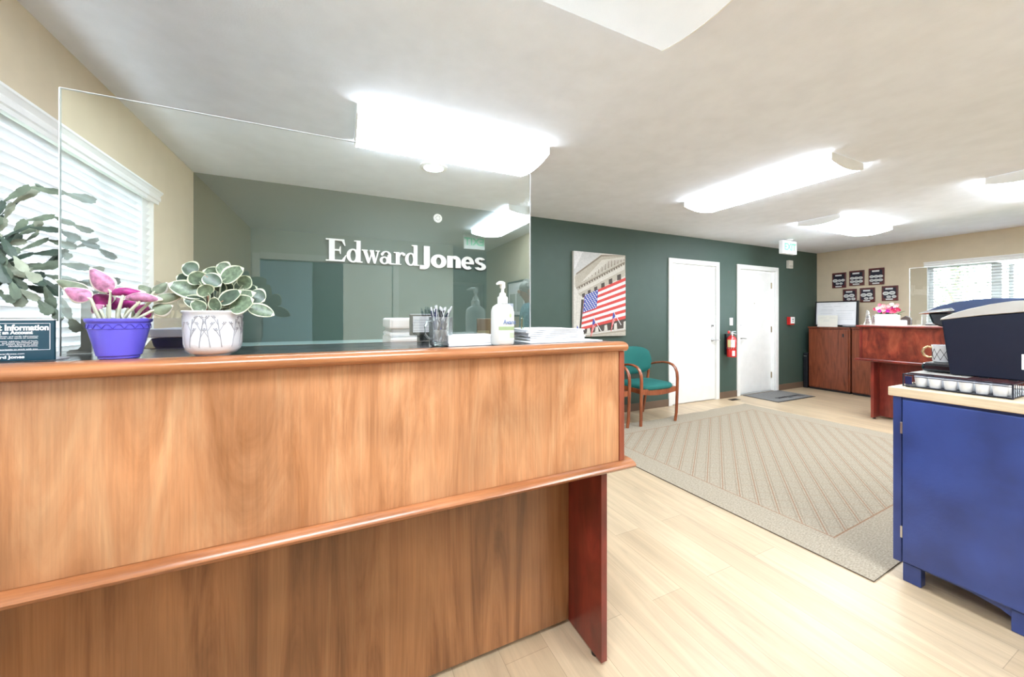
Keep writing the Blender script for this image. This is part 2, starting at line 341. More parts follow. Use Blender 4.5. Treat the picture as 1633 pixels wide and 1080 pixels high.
# doors in the green wall
def lever(par, x, y, z, s, sub='handle'):
    b = MB(); b.xf = lambda p: p
    vs = [(x + .028*math.cos(a*math.pi/8), 0, z + .028*math.sin(a*math.pi/8)) for a in range(16)]
    b.prism([(q[0], y, q[2]) for q in vs], (0, -.012, 0)); b.tube([(x, y-.01, z), (x, y-.055, z)], .010, 10)
    b.tube([(x, y-.052, z), (x+s*.05, y-.056, z+.002), (x+s*.11, y-.052, z-.004)], [.010,.009,.007], 10)
    return b.build(sub, silver, par, smooth=40)
def door(name, x0, x1, hinge, slab_y, recess):
    root = struct(bpy.data.objects.new(name, None)); C.objects.link(root); root.location = ((x0+x1)/2, YG, 0)
    b = MB(); t = .07
    b.box(x0-t, x0, YG-.02, YG, 0, DH+t); b.box(x1, x1+t, YG-.02, YG, 0, DH+t); b.box(x0, x1, YG-.02, YG, DH, DH+t)
    b.box(x0, x0+.012, YG, YG+.12, 0, DH); b.box(x1-.012, x1, YG, YG+.12, 0, DH); b.box(x0+.012, x1-.012, YG, YG+.12, DH-.012, DH)
    b.build('door_frame', trimw, root, bevel=.003)
    b = MB(); b.box(x0+.016, x1-.016, slab_y, slab_y+.045, .012, DH-.02); sl = b.build('door_panel', white, root, bevel=.002)
    b = MB(); b.box(x0+.012, x1-.012, YG+.01, YG+.11, 0, .009); b.build('threshold', silver, root)
    hx = x0+.014 if hinge < 0 else x1-.014; s = 1 if hinge < 0 else -1
    for z in (.27, 1.05, 1.80):
        b = MB(); b.lathe([(.008,-.05),(.008,.05)], (hx, slab_y-.006, z), 10); b.box(hx-.012, hx+.012, slab_y-.004, slab_y+.001, z-.05, z+.05); b.build('hinge', brass, root, smooth=40)
    kx = (x1-.075) if hinge < 0 else (x0+.075)
    lever(root, kx, slab_y, .915, 1 if hinge < 0 else 1)
    b = MB(); b.prism([(kx+.027*math.cos(a*math.pi/8), slab_y, 1.13+.027*math.sin(a*math.pi/8)) for a in range(16)], (0,-.014,0)); b.box(kx-.004, kx+.004, slab_y-.035, slab_y-.01, 1.115, 1.145); b.build('deadbolt', silver, root, smooth=40)
    return root
door('door_1', *D1, -1, YG+.002, 0)
d2 = door('door_2', *D2, 1, YG+.055, .05)
b = MB(); b.prism([(6.24+.008*math.cos(a*math.pi/6), YG+.055, 1.49+.008*math.sin(a*math.pi/6)) for a in range(12)], (0,-.004,0)); b.build('peephole', brass, d2)

# windows + blinds
def window(name, xin, s, wy0, wy1, z0, z1, mull):
    root = struct(bpy.data.objects.new(name, None)); C.objects.link(root); root.location = (xin, (wy0+wy1)/2, z0)
    xo = xin - s*.08
    b = MB(); t = .045; a, c = min(xo, xo - s*.035), max(xo, xo - s*.035)
    b.box(a, c, wy0, wy1, z0, z0+t); b.box(a, c, wy0, wy1, z1-t, z1); b.box(a, c, wy0, wy0+t, z0+t, z1-t); b.box(a, c, wy1-t, wy1, z0+t, z1-t)
    for m, wd in mull: b.box(a, c, m-wd/2, m+wd/2, z0+t, z1-t)
    b.build('window_frame', trimw, root, bevel=.003)
    b = MB(); b.box(xo - s*.018, xo - s*.014, wy0+t, wy1-t, z0+t, z1-t); b.build('window_pane', sky_pane, root)
    b = MB(); a, c = sorted((xin, xo)); b.box(a, c, wy0, wy0+.008, z0, z1-.008); b.box(a, c, wy1-.008, wy1, z0, z1-.008); b.box(a, c, wy0, wy1, z1-.008, z1); b.build('reveal_lining', trimw, root)
    b = MB(); a, c = sorted((xin + s*.02, xo)); b.box(a, c, wy0, wy1, z0-.02, z0); b.build('window_sill', trimw, root, bevel=.003)
    return root
window('window_1', XL, 1, *LW, [(2.62,.06),(1.90,.10),(1.2,.06),(.4,.10)])
window('window_2', XR, -1, *RW, [(1.74,.09),(1.62,.04)])
slatm = translucent_mat('blind_slat_vinyl', (.76,.77,.78), .24)
def blind(x, s, y0, y1, ztop, zbot, tilt, pitch, label, valm):
    root = thing('window_blind', label, 'blind', (x, (y0+y1)/2, zbot))
    b = MB(); n = int((ztop - zbot)/pitch)
    for i in range(n):
        z = ztop - .03 - pitch*i; c, q = .024*math.cos(tilt), .024*math.sin(tilt)
        b.prism([(x - s*c, y0+.01, z - q), (x - s*c, y1-.01, z - q), (x, y1-.01, z+.002), (x, y0+.01, z+.002)], (0,0,.0018))
        b.prism([(x, y0+.01, z+.002), (x, y1-.01, z+.002), (x + s*c, y1-.01, z + q), (x + s*c, y0+.01, z + q)], (0,0,.0018))
    b.build('slats', slatm, root)
    for k in range(4):
        b = MB(); yy = y0 + .14 + (y1-y0-.28)*k/3
        for dx in (-.022, .022): b.tube([(x+dx, yy, ztop), (x+dx, yy, zbot)], .0012, 5)
        b.build('ladder_cord', trimw, root)
    b = MB(); b.box(x-.022, x+.022, y0+.01, y1-.01, zbot-.015, zbot+.004); b.build('bottom_rail', trimw, root, bevel=.003)
    b = MB(); xa = x + s*.030; P = [(0,.0),(.012,.0),(.014,.018),(.022,.022),(.024,.04),(.019,.05),(.03,.066),(.035,.07),(.035,.08),(0,.08)]
    b.prism([(xa + s*p[0], y0-.02, ztop-.012+p[1]) for p in P], (0, y1-y0+.045 if s < 0 else y1-y0+.05, 0))
    b.build('valance', valm, root)
    b = MB(); b.box(x-.02, x+.02, y0+.01, y1-.01, ztop, ztop+.045); b.build('head_rail', trimw, root)
    return root
blind(XL-.028, 1, -.45, 3.09, 2.005, .97, R(62), .043, 'long white slatted blind with moulded valance on the left wall beside the green wall', trimw)
blind(XR+.028, -1, .35, 2.37, 2.02, 1.02, R(12), .042, 'white slatted blind on the far beige wall above the red reception desk', trimw)

# ceiling lights
lens_on = lens_mat('lit_lens', (.9,.9,.9), LAMP); lens_side = lens_mat('lit_lens_side', (.9,.9,.9), LAMP*.8); lens_off = lens_mat('dim_lens', (.70,.70,.69), .14, (260, 260))
def ceiling_light(x0, x1, y0, y1, label, on=True):
    root = thing('ceiling_light', label, 'ceiling light', ((x0+x1)/2, (y0+y1)/2, HC), group=None)
    alongx = (x1-x0) > (y1-y0)
    P = []; hw = .5*((y1-y0) if alongx else (x1-x0)); N = 14
    for i in range(N+1):
        t = -1 + 2*i/N; P.append((hw*t, HC - .052 - .030*(1 - t*t)))
    P = [(-hw, HC-.012)] + P + [(hw, HC-.012)]
    b = MB(); cx, cy = (x0+x1)/2, (y0+y1)/2
    if alongx: b.prism([(x0+.006, cy+p[0], p[1]) for p in P], (x1-x0-.012, 0, 0))
    else: b.prism([(cx+p[0], y0+.006, p[1]) for p in P], (0, y1-y0-.012, 0))
    o = b.build('diffuser', [lens_on, lens_side] if on else [lens_off, lens_off], root, smooth=35)
    for p_ in o.data.polygons:
        if p_.center.z > -.050 or abs(p_.normal.z) < .3: p_.material_index = 1
    for k in (0, 1):
        b = MB(); Q = [(p[0]*1.01, p[1]-.0015 if j not in (0, len(P)-1) else HC-.001) for j, p in enumerate(P)]
        if alongx: b.prism([((x0 if k == 0 else x1-.006), cy+p[0], p[1]) for p in Q], (.006, 0, 0))
        else: b.prism([(cx+p[0], (y0 if k == 0 else y1-.006), p[1]) for p in Q], (0, .006, 0))
        b.build('end_cap', trimw, root)
    b = MB(); b.box(x0+.02, x1-.02, y0+.03, y1-.03, HC-.012, HC-.0005) ; b.build('housing', trimw, root)
    return root
ceiling_light(0.0, 1.225, .70, 1.13, 'dim ribbed ceiling light nearest the viewer at the top edge', on=False)
ceiling_light(.075, 1.30, 2.18, 2.62, 'bright lit ceiling light above the front counter and wall lettering')
ceiling_light(3.16, 3.60, 1.40, 2.64, 'lit ceiling light running lengthwise above the patterned rug')
ceiling_light(5.12, 6.40, 2.20, 2.62, 'lit ceiling light above the doors nearest the hanging exit sign')
ceiling_light(4.93, 6.2, .72, 1.12, 'lit ceiling light cut off by the right edge of the view')
ceiling_light(1.58, 2.02, -2.2, -.98, 'lit ceiling light seen mirrored in the acrylic counter shield')
ceiling_light(-.75, .50, .07, .50, 'added unseen ceiling light above the viewer, brightening the counter front')  # fill fixture added out of view to brighten the rear and counter front
ceiling_light(1.80, 2.24, -.92, .30, 'added unseen ceiling light behind the viewer, brightening the mirrored rear area')  # second added fixture, outside view and mirror, lightens what the shield reflects
sd = thing('recessed_ceiling_light', 'round recessed ceiling light beside the lit fixture above the counter', 'ceiling light', (.65, 2.85, HC))
b = MB(); b.lathe([(.105,-.001),(.105,-.008),(.075,-.014),(.075,-.001)], (.65, 2.85, HC), 32, cap=False); b.build('trim_ring', trimw, sd, smooth=40)
b = MB(); b.lathe([(.07,-.001),(.07,-.010),(.04,-.016),(.005,-.018)], (.65, 2.85, HC), 32); b.build('lens', lens_on, sd, smooth=40)

# ------------------------------------------------------------ rug, mat, vent
hx, hy = 1.54, 1.215; rc = Vector((3.80, 2.125, 0)); ra = R(2.0)
b = MB(); NU, NV = 80, 40; vs = []
for j in range(NV+1):
    for i in range(NU+1):
        u = -hx + 2*hx*i/NU; v = -hy + 2*hy*j/NV
        wv = .012*math.sin(u*7.5)*max(0, (v/hy))**4 + .006*math.sin(u*17)*max(0, v/hy)**6
        z = .0075 + .003*max(0, math.sin(u*9+1))*max(0, v/hy)**6
        vs.append((u, v+wv, z))
fs = [(j*(NU+1)+i, j*(NU+1)+i+1, (j+1)*(NU+1)+i+1, (j+1)*(NU+1)+i) for j in range(NV) for i in range(NU)]
b.add(vs, fs, 0); K = len(vs); vb = [(p[0], p[1], .001) for p in vs]; b.add(vb, [f[::-1] for f in fs], 0)
rim = [i for i in range(NU+1)] + [j*(NU+1)+NU for j in range(1, NV+1)] + [NV*(NU+1)+i for i in range(NU-1, -1, -1)] + [j*(NU+1) for j in range(NV-1, 0, -1)]
o0 = 0
for i in range(len(rim)):
    a, c = rim[i], rim[(i+1) % len(rim)]; b.f.append((a, c, c+K, a+K)); b.m.append(1)
rug = b.build('area_rug', [rug_mat(hx, hy), mat('rug_binding', (.16,.13,.10), .9)]); rug.location = rc; rug.rotation_euler = (0,0,ra)
tag(rug, 'large beige woven area rug with thin diamond lines on the wood floor', 'rug')

black_ink = mat('black_ink', (.015,.015,.017), .7)
# wall lettering glyphs (units: cap height 1)
def glyph(b, ch, y0, y1):
    ct = [0]
    def fy(): ct[0] += 1; return y0 - .00025*ct[0]*(1 if y1 > .01 else -0)
    X = lambda *p: b.xz(p, fy(), y1)
    B = lambda x0, x1, z0, z1: b.xz([(x0,z0),(x1,z0),(x1,z1),(x0,z1)], fy(), y1)
    A = lambda *a, **k: b.arc(*a, fy(), y1, **k)
    if ch == 'E':
        B(0,.30,0,.06); B(0,.30,.94,1); B(.12,.34,.0,1); B(.3,.72,0,.075); B(.3,.72,.925,1)
        X((.60,.95),(.72,.95),(.76,.72),(.72,.72)); X((.60,.05),(.72,.0),(.80,.30),(.765,.30)); B(.3,.54,.47,.545); X((.50,.50),(.50,.52),(.55,.68),(.58,.68),(.58,.34),(.55,.34))
    if ch == 'd':
        A(.29,.30,.29,.315,0,360,.17,.065,n=28); B(.44,.63,0,1); B(.34,.45,.945,1); B(.62,.72,0,.05)
    if ch == 'w':
        B(0,.30,.565,.61); B(.40,.62,.565,.61) ; B(.70,.92,.565,.61)
        X((.05,.59),(.25,.59),(.42,.10),(.36,-.01),(.29,-.01)); X((.32,-.01),(.38,-.01),(.55,.50),(.49,.57))
        X((.40,.59),(.60,.59),(.72,.12),(.68,-.01),(.61,-.01)); X((.64,-.01),(.70,-.01),(.88,.59),(.80,.59))
    if ch == 'a':
        A(.22,.17,.22,.185,0,360,.13,.06,n=24); B(.36,.54,.03,.42); A(.30,.42,.24,.195,0,165,.13,.05,n=16); b.ball((.11,(y0+y1)/2,.45),(.065,(y1-y0)/2,.065),10,6); B(.53,.66,0,.05); B(.46,.56,0,.06)
    if ch == 'r':
        B(0,.36,0,.045); B(.10,.28,0,.6); B(0,.12,.555,.6); A(.40,.40,.16,.21,60,180,.06,.09,n=12); b.ball((.475,(y0+y1)/2,.51),(.08,(y1-y0)/2,.075),10,6)
    if ch == 'J':
        B(.20,.50,.10,1); A(.20,.10,.30,.25,-90,0,.27,.20,n=12); B(0,.21,-.15,.05)
    if ch == 'o': A(.36,.29,.36,.34,0,360,.24,.15,n=32)
    if ch == 'n':
        B(0,.27,0,.60); A(.38,.33,.29,.29,0,130,.25,.17,n=14); B(.41,.67,0,.36)
    if ch == 'e':
        A(.36,.29,.36,.34,0,310,.24,.15,n=30); B(.10,.71,.235,.345)
    if ch == 's':
        A(.28,.44,.27,.19,25,270,.20,.12,n=20); A(.28,.145,.30,.195,-160,90,.22,.12,n=20); B(.2,.4,.235,.36)
GX = [('E',-.132,.040,.80),('d',.040,.180,.72),('w',.172,.335,.92),('a',.333,.463,.66),('r',.462,.577,.56),('d',.571,.709,.72),('J',.716,.817,.50),('o',.827,.990,.72),('n',.998,1.146,.67),('e',1.149,1.293,.72),('s',1.300,1.430,.58)]
sign = thing('wall_lettering', 'raised silver-white lettering spelling Edward Jones on the green wall', 'sign', (.65, YG, 1.78))
letm = mat('brushed_white_metal', (.82,.81,.79), .35)
letside = mat('letter_return', (.22,.22,.21), .5)
for ch, xa, xb, gw in GX:
    hh = .206
    for y0, y1, m in ((YG-.030, YG-.022, letm), (YG-.022, YG-.004, letside)):
        b = MB(); k = (xb-xa)/gw
        g = 1.0
        b.xf = lambda p: Vector((xa + p[0]*k, p[1], 1.782 + p[2]*hh))
        glyph(b, ch, y0, y1)
        if m is letm: o = b.build('letter', m, sign)
        else: b.build('backing', m, o) if False else b.build('letter_return', m, sign)
# door mat with the same words, read from the door
dm = thing('door_mat', 'grey door mat with black lettering on the floor in front of the right-hand white door', 'mat', (6.33, 3.52, 0))
b = MB(); b.box(5.86, 6.80, 3.26, 3.765, .0005, .008); b.build('mat_pile', mat('grey_mat_pile', (.19,.185,.18), .95, bump=.6, bscale=500, var=.3, vscale=200), dm, bevel=.003)
b = MB(); b.box(5.84, 6.82, 3.24, 3.775, .0003, .004); b.build('rubber_border', blackm, dm)
b = MB(); b.xf = lambda p: Vector((6.70 - (p[0]+.132)/1.562*.62, 3.35 - p[2]*.11 + .09, .009 + (p[1])*.0))
for ch, xa, xb, gw in GX:
    k = (xb-xa)/gw; f0 = lambda p, xa=xa, k=k: Vector((6.70 - (xa+p[0]*k+.132)/1.562*.62, 3.43 - p[2]*.10, .0082 + p[1]))
    b.xf = f0; glyph(b, ch, 0, .0012)
b.build('mat_lettering', black_ink, dm)
fv = thing('floor_vent', 'small dark metal vent in the floor between the two white doors', 'vent', (5.43, 3.64, 0))
b = MB(); b.box(5.34, 5.52, 3.60, 3.68, .0003, .004); b.build('vent_frame', mat('bronze', (.20,.15,.10), .4, metal=.6), fv)
b = MB()
for i in range(12): b.box(5.352+.0132*i, 5.358+.0132*i, 3.61, 3.67, .004, .0055)
b.build('vent_slot', blackm, fv)

# ------------------------------------------------------------ wall items on the green wall
cv = thing('canvas_print', 'canvas print of a columned building draped with a huge striped flag, on green wall', 'picture', (2.97, YG, 1.0))
pw = {'p0': (.60,.57,.51), 'stone': (.44,.40,.33), 'stone2': (.24,.20,.155), 'dark': (.07,.055,.045), 'redp': (.58,.06,.05), 'bluep': (.05,.08,.36), 'whp': (.70,.69,.69), 'sky': (.56,.56,.55), 'pink': (.75,.42,.42)}
names = list(pw); pmats = [mat('print_'+n, pw[n], .7, var=.10, vscale=60) for n in names]
x0c, x1c, z0c, z1c = 2.57, 3.385, 1.02, 2.075
def uv(x, y):
    u = (x-105)/545; top = 78+38*u; bot = 925+35*u
    return (x0c + min(1,max(0,u))*(x1c-x0c), z1c - min(1,max(0,(y-top)/(bot-top)))*(z1c-z0c))
b = MB(); b.box(x0c, x1c, YG-.038, YG-.004, z0c, z1c, 0)
lay = [0]
def ply(pts, m, raw=False):
    lay[0] += 1; y = YG-.038 - .00004*lay[0]
    P = [(p if raw else uv(*p)) for p in pts]; b.xz(P, y, y+.00004*lay[0], names.index(m))
def lerp(p, q, t): return (p[0]+(q[0]-p[0])*t, p[1]+(q[1]-p[1])*t)
ply([(105,78),(400,96),(130,300),(105,330)], 'sky'); ply([(110,70),(200,80),(120,250),(110,260)], 'whp')
ply([(120,330),(385,120),(650,110),(650,300),(150,470),(120,430)], 'stone')
ply([(180,390),(395,165),(640,130),(640,175)], 'p0')
ply([(130,300),(385,115),(650,105),(650,118),(392,130),(130,318)], 'stone2')
for i in range(26):   # carved figures in the pediment
    t = i/25; x = 205+430*t; yb = 385-205*t; yt = max(150, 385-240*min(1, t*1.6)); 
    ply([(x-7,yb-8),(x+6,yb-10),(x+4,lerp((0,yb),(0,yt),.75)[1]),(x-3,lerp((0,yb),(0,yt),.8)[1])], 'stone2' if i % 2 else 'stone')
ply([(130,440),(640,185),(645,200),(140,458)], 'stone2')
for i in range(38):
    t = i/38; x = 145+495*t; y = 445-245*t; ply([(x,y-2),(x+7,y-5),(x+7,y+9),(x,y+12)], 'dark' if i % 2 else 'p0')
ply([(150,500),(640,270),(645,330),(190,540)], 'stone'); ply([(150,468),(640,215),(640,262),(150,500)], 'p0')
for i, (x, y, s) in enumerate([(200,520,1),(258,488,1),(325,460,1.15),(400,425,1.25),(482,386,1.35),(575,345,1.5)]):
    ply([(x-13*s,y-14*s),(x+15*s,y-24*s),(x+17*s,y+18*s),(x-12*s,y+22*s)], 'dark')
ply([(140,520),(190,530),(185,700),(160,880),(125,880)], 'p0'); ply([(180,560),(205,560),(175,860),(160,870)], 'dark')
ply([(170,860),(650,770),(655,890),(170,935)], 'dark')
TL, TR, BL, BR = (212,520), (650,350), (178,862), (655,782)
for i in range(13):
    a0, a1 = i/13, (i+1)/13
    ply([lerp(TL,BL,a0), lerp(TR,BR,a0), lerp(TR,BR,a1), lerp(TL,BL,a1)], 'redp' if i % 2 == 0 else 'whp')
ply([(214,518),(352,465),(335,650),(196,692)], 'bluep')
for r_ in range(9):
    for c_ in range(6 if r_ % 2 == 0 else 5):
        p = lerp(lerp((214,518),(352,465),(c_+.5+(r_ % 2)*.5)/6), lerp((196,692),(335,650),(c_+.5+(r_ % 2)*.5)/6), (r_+.5)/9)
        ply([(p[0],p[1]-7),(p[0]+7,p[1]-2),(p[0]+4,p[1]+6),(p[0]-4,p[1]+6),(p[0]-7,p[1]-2)], 'whp')
for x in (180,250,335,430,535,640): ply([(x-14,880),(x-12,860-(x-180)*.10),(x+14,858-(x-180)*.11),(x+22,900),(x-20,905)], 'p0')
ply([(120,905),(660,880),(660,960),(120,960)], 'stone'); ply([(120,935),(660,905),(660,914),(120,945)], 'stone2'); ply([(120,915),(660,885),(660,890),(120,920)], 'whp')
for tx, ty, s in ((302,755,1),(515,705,1.02),(138,815,.7)):
    ply([(tx,ty),(tx+18*s,ty+45*s),(tx-8*s,ty+85*s),(tx-14*s,ty+70*s)], 'bluep')
    for i in range(5): ply([(tx-12*s+8*i*s,ty+60*s+5*i),(tx-5*s+8*i*s,ty+62*s+4*i),(tx-22*s+6*i*s,ty+190*s-22*i*s),(tx-30*s+6*i*s,ty+195*s-22*i*s)], 'redp' if i % 2 == 0 else 'pink')
    ply([(tx,ty),(tx+5,ty),(tx+85*s,ty+135*s),(tx+79*s,ty+138*s)], 'whp')
b.build('canvas', pmats, cv, flip=True)

ds = thing('wall_sensor', 'small round white disc high on the green wall above the lettering', 'sensor', (.903, YG, 2.29))
b = MB(); b.prism([(.903+.045*math.cos(a*math.pi/14), YG-.001, 2.29+.045*math.sin(a*math.pi/14)) for a in range(28)], (0,-.018,0)); b.build('cover', trimw, ds, bevel=.005)
b = MB()
for a in range(8): b.ball((.903+.022*math.cos(a*math.pi/4), YG-.020, 2.29+.022*math.sin(a*math.pi/4)), (.005,.003,.005), 8, 5)
b.build('vent_holes', mat('grey_plastic', (.35,.35,.34), .5), ds)
sw = thing('light_switch', 'white light switch plate above the fire extinguisher', 'switch', (5.565, YG, 1.19))
b = MB(); b.box(5.527, 5.603, YG-.007, YG-.0005, 1.13, 1.25); b.build('plate', trimw, sw, bevel=.002)
b = MB(); b.box(5.553, 5.577, YG-.011, YG-.007, 1.165, 1.215); b.build('rocker', white, sw, bevel=.002)
tb = thing('wall_emergency_box', 'small white box mounted on the green wall below the exit sign', 'sensor', (7.10, YG, 2.18))
b = MB(); b.box(7.035, 7.165, YG-.045, YG-.001, 2.11, 2.25); b.build('case', mat('ivory_plastic', (.72,.69,.62), .4), tb, bevel=.006)
b = MB(); b.box(7.05, 7.15, YG-.047, YG-.0445, 2.125, 2.165); b.build('grille', mat('tan_plastic', (.55,.52,.45), .5), tb)
al = thing('fire_alarm_pull', 'red and white fire alarm pull station on the green wall beside the cabinets', 'alarm', (7.115, YG, 1.19))
b = MB(); b.box(7.05, 7.18, YG-.055, YG-.001, 1.125, 1.265); b.build('case', red, al, bevel=.006)
b = MB(); b.box(7.065, 7.178, YG-.062, YG-.0545, 1.15, 1.262); b.build('handle', trimw, al, bevel=.003)
b = MB(); b.box(7.10, 7.145, YG-.064, YG-.0615, 1.215, 1.23); b.box(7.105, 7.14, YG-.064, YG-.0615, 1.185, 1.197); b.build('lettering', black_ink, al)
# fire extinguisher
fx, fy = 5.44, YG-.095
fe = thing('fire_extinguisher', 'red fire extinguisher hung on the green wall between the two white doors', 'fire extinguisher', (fx, fy, .65))
b = MB(); b.lathe([(.045,.0),(.062,.006),(.066,.02),(.066,.27),(.058,.30),(.035,.325),(.02,.335),(.018,.345)], (fx, fy, .645), 28); b.build('cylinder', red, fe, smooth=40)
b = MB(); b.lathe([(.022,0),(.024,.02),(.016,.04)], (fx, fy, .99), 16); b.box(fx-.02, fx+.085, fy-.012, fy+.012, 1.035, 1.043); b.prism([(fx-.03,fy-.012,1.02),(fx+.075,fy-.012,1.00),(fx+.075,fy-.012,1.008),(fx-.03,fy-.012,1.03)],(0,.024,0)); b.tube([(fx-.02,fy,1.03),(fx-.07,fy-.01,1.045)],[.008,.012],8); b.build('valve', silver, fe, smooth=35)
b = MB(); b.ball((fx-.085, fy-.012, 1.03), (.022,.016,.024), 14, 8); b.build('gauge', red, fe, smooth=60)
b = MB(); b.tube([(fx+.02,fy-.01,1.01),(fx+.075,fy-.03,.99),(fx+.098,fy-.02,.90),(fx+.088,fy-.01,.80)], .007, 8); b.tube([(fx-.03,fy-.03,1.0),(fx-.06,fy-.05,.95),(fx-.068,fy-.045,.85)], .004, 6); b.build('hose', silver, fe, smooth=50)
def band(z0, z1, a0, a1, r, m, nm):
    b = MB(); n = 12
    for i in range(n):
        p, q = R(a0+(a1-a0)*i/n), R(a0+(a1-a0)*(i+1)/n)
        b.prism([(fx+r*math.cos(p),fy+r*math.sin(p),z0),(fx+r*math.cos(q),fy+r*math.sin(q),z0),(fx+(r+.0015)*math.cos(q),fy+(r+.0015)*math.sin(q),z0),(fx+(r+.0015)*math.cos(p),fy+(r+.0015)*math.sin(p),z0)],(0,0,z1-z0))
    return b.build(nm, m, fe, smooth=40)
band(.80,.915,-200,-158,.0655,mat('yellow_label',(.72,.68,.32),.5),'label'); band(.80,.915,-155,-105,.0655,paper,'label'); band(.67,.75,-140,-105,.0655,paper,'label'); band(.775,.795,-180,180,.0655,silver,'strap')
b = MB(); b.box(fx-.03, fx+.03, fy+.064, YG-.001, .68, 1.0); b.build('bracket', blackm, fe)
# exit signs: clear-edged hanging panels
def exit_sign(x, y, zt, wd, ht, ax, label, m2=False):
    root = thing('exit_sign', label, 'exit sign', (x, y, HC))
    b = MB()
    if ax == 'x': b.box(x-wd/2, x+wd/2, y-.03, y+.03, zt-ht, zt)
    else: b.box(x-.03, x+.03, y-wd/2, y+wd/2, zt-ht, zt)
    b.build('case', mat('exit_white', (.80,.80,.80), .4), root, bevel=.006)
    b = MB(); b.lathe([(.06,-.001),(.06,-.014),(.02,-.02),(.02,zt-HC+.002)], (x, y, HC), 20); b.build('canopy', trimw, root, smooth=40)
    g = mat('exit_green', (.20,.62,.38), .5, emit=(.10,.85,.40), es=.12)
    if ax == 'x':
        text('sign_text', 'EXIT', ht*.72, g, root, faceY(x, y+.031, zt-ht*.5, R(180)), bold=.004, ext=.0006, sx=1.0)
        text('sign_text', 'EXIT', ht*.72, g, root, faceY(x, y-.031, zt-ht*.5, 0), bold=.004, ext=.0006)
    else:
        text('sign_text', 'EXIT', ht*.72, g, root, faceY(x-.031, y, zt-ht*.5, R(-90)), bold=.004, ext=.0006)
        text('sign_text', 'EXIT', ht*.72, g, root, faceY(x+.031, y, zt-ht*.5, R(90)), bold=.004, ext=.0006)
    return root
exit_sign(6.17, 3.29, 2.42, .36, .20, 'x', 'white hanging exit sign on the ceiling in front of the right-hand white door')
exit_sign(1.70, -2.45, 2.42, .31, .20, 'x', 'green-lettered exit sign seen mirrored in the acrylic counter shield')

# ------------------------------------------------------------ armchairs
def seat_prof(): pass
def make_chair():
    root = thing('armchair', 'x', 'chair', (0,0,0), group=None)
    hw = .285
    for s in (-1, 1):
        b = MB(); x = s*hw
        pts = [(x-s*.010,.012,0),(x-s*.004,.0,.10),(x,-.004,.25),(x,-.010,.42),(x,-.012,.52),(x,-.004,.59),(x,.02,.64),(x,.06,.672),(x,.12,.688),(x,.20,.688),(x-s*.008,.30,.672),(x-s*.02,.40,.645)]
        b.tube(pts, .0145, 8, ry=.021, up=(1,0,0)); b.build('arm_leg', chairw, root, smooth=50)
        b = MB(); b.tube([(x-s*.03,.52,-.0105),(x-s*.025,.475,.22),(x-s*.022,.445,.42),(x-s*.022,.425,.55),(x-s*.03,.435,.70)], .014, 8, ry=.020, up=(1,0,0)); b.build('leg', chairw, root, smooth=50)
        b = MB(); b.box(min(x-s*.012,x-s*.034), max(x-s*.012,x-s*.034), 0, .44, .365, .42); b.build('side_rail', chairw, root, bevel=.004)
    b = MB(); n = 20; P = [(-hw+.02+(2*hw-.04)*i/n, .362-.022*math.sin(math.pi*i/n)) for i in range(n+1)] + [(hw-.02,.42),(-hw+.02,.42)]
    b.xz(P, -.008, .014); b.build('front_rail', chairw, root)
    # seat cushion
    b = MB(); n = 36
    def rr(a, wx, wy): 
        c, s = math.cos(a), math.sin(a); return (wx*math.copysign(abs(c)**.42, c), wy*math.copysign(abs(s)**.42, s))
    L = []
    for sc_, z in ((.93,.40),(.985,.408),(1,.425),(.99,.446),(.93,.462),(.75,.472),(.4,.478),(.05,.48)):
        L.append([(rr(2*math.pi*i/n, (hw-.02)*sc_, .235*sc_)[0], .215+rr(2*math.pi*i/n, .27*sc_, .235*sc_)[1], z) for i in range(n)])
    vs = [p for r_ in L for p in r_]; fs = [tuple(range(n))[::-1], tuple((len(L)-1)*n+i for i in range(n))]
    for j in range(len(L)-1):
        for i in range(n): fs.append((j*n+i, j*n+(i+1) % n, (j+1)*n+(i+1) % n, (j+1)*n+i))
    b.add(vs, fs); b.build('seat', tealf, root, smooth=60)
    # back: rounded pad curving around the sitter
    b = MB(); nu, nv = 28, 14; fr = []; bk = []
    for j in range(nv+1):
        for i in range(nu+1):
            a = -1+2*i/nu; c = -1+2*j/nv
            k = math.sqrt(max(0, 1-abs(a)**2.6*.999)); x = a*.262; z = .69+ (.185 if c > 0 else .165)*c*(k**.55 if c>0 else k**.7)
            th = .024*(1-abs(a)**6)*(1-abs(c)**6)+.003
            y = .445+.09*(z-.69) - .07*a*a
            fr.append((x, y-th, z)); bk.append((x, y+th*.6, z))
    K = len(fr); n1 = nu+1; fs = []
    for j in range(nv):
        for i in range(nu):
            q = (j*n1+i, j*n1+i+1, (j+1)*n1+i+1, (j+1)*n1+i); fs.append(q); fs.append(tuple(t+K for t in q[::-1]))
    rim = [i for i in range(n1)] + [j*n1+nu for j in range(1,nv+1)] + [nv*n1+i for i in range(nu-1,-1,-1)] + [j*n1 for j in range(nv-1,0,-1)]
    for i in range(len(rim)): a, c = rim[i], rim[(i+1) % len(rim)]; fs.append((c, a, a+K, c+K))
    b.add(fr+bk, fs); b.build('backrest', tealf, root, smooth=60)
    return root
ch = make_chair(); ch.location = (3.385, 3.175, .0108); ch['label'] = 'teal armchair with cherry wood arms beside the left-hand white door'
c2 = dup(ch, (2.655, 3.195, .0108), 'teal armchair mostly hidden behind the end of the front counter')

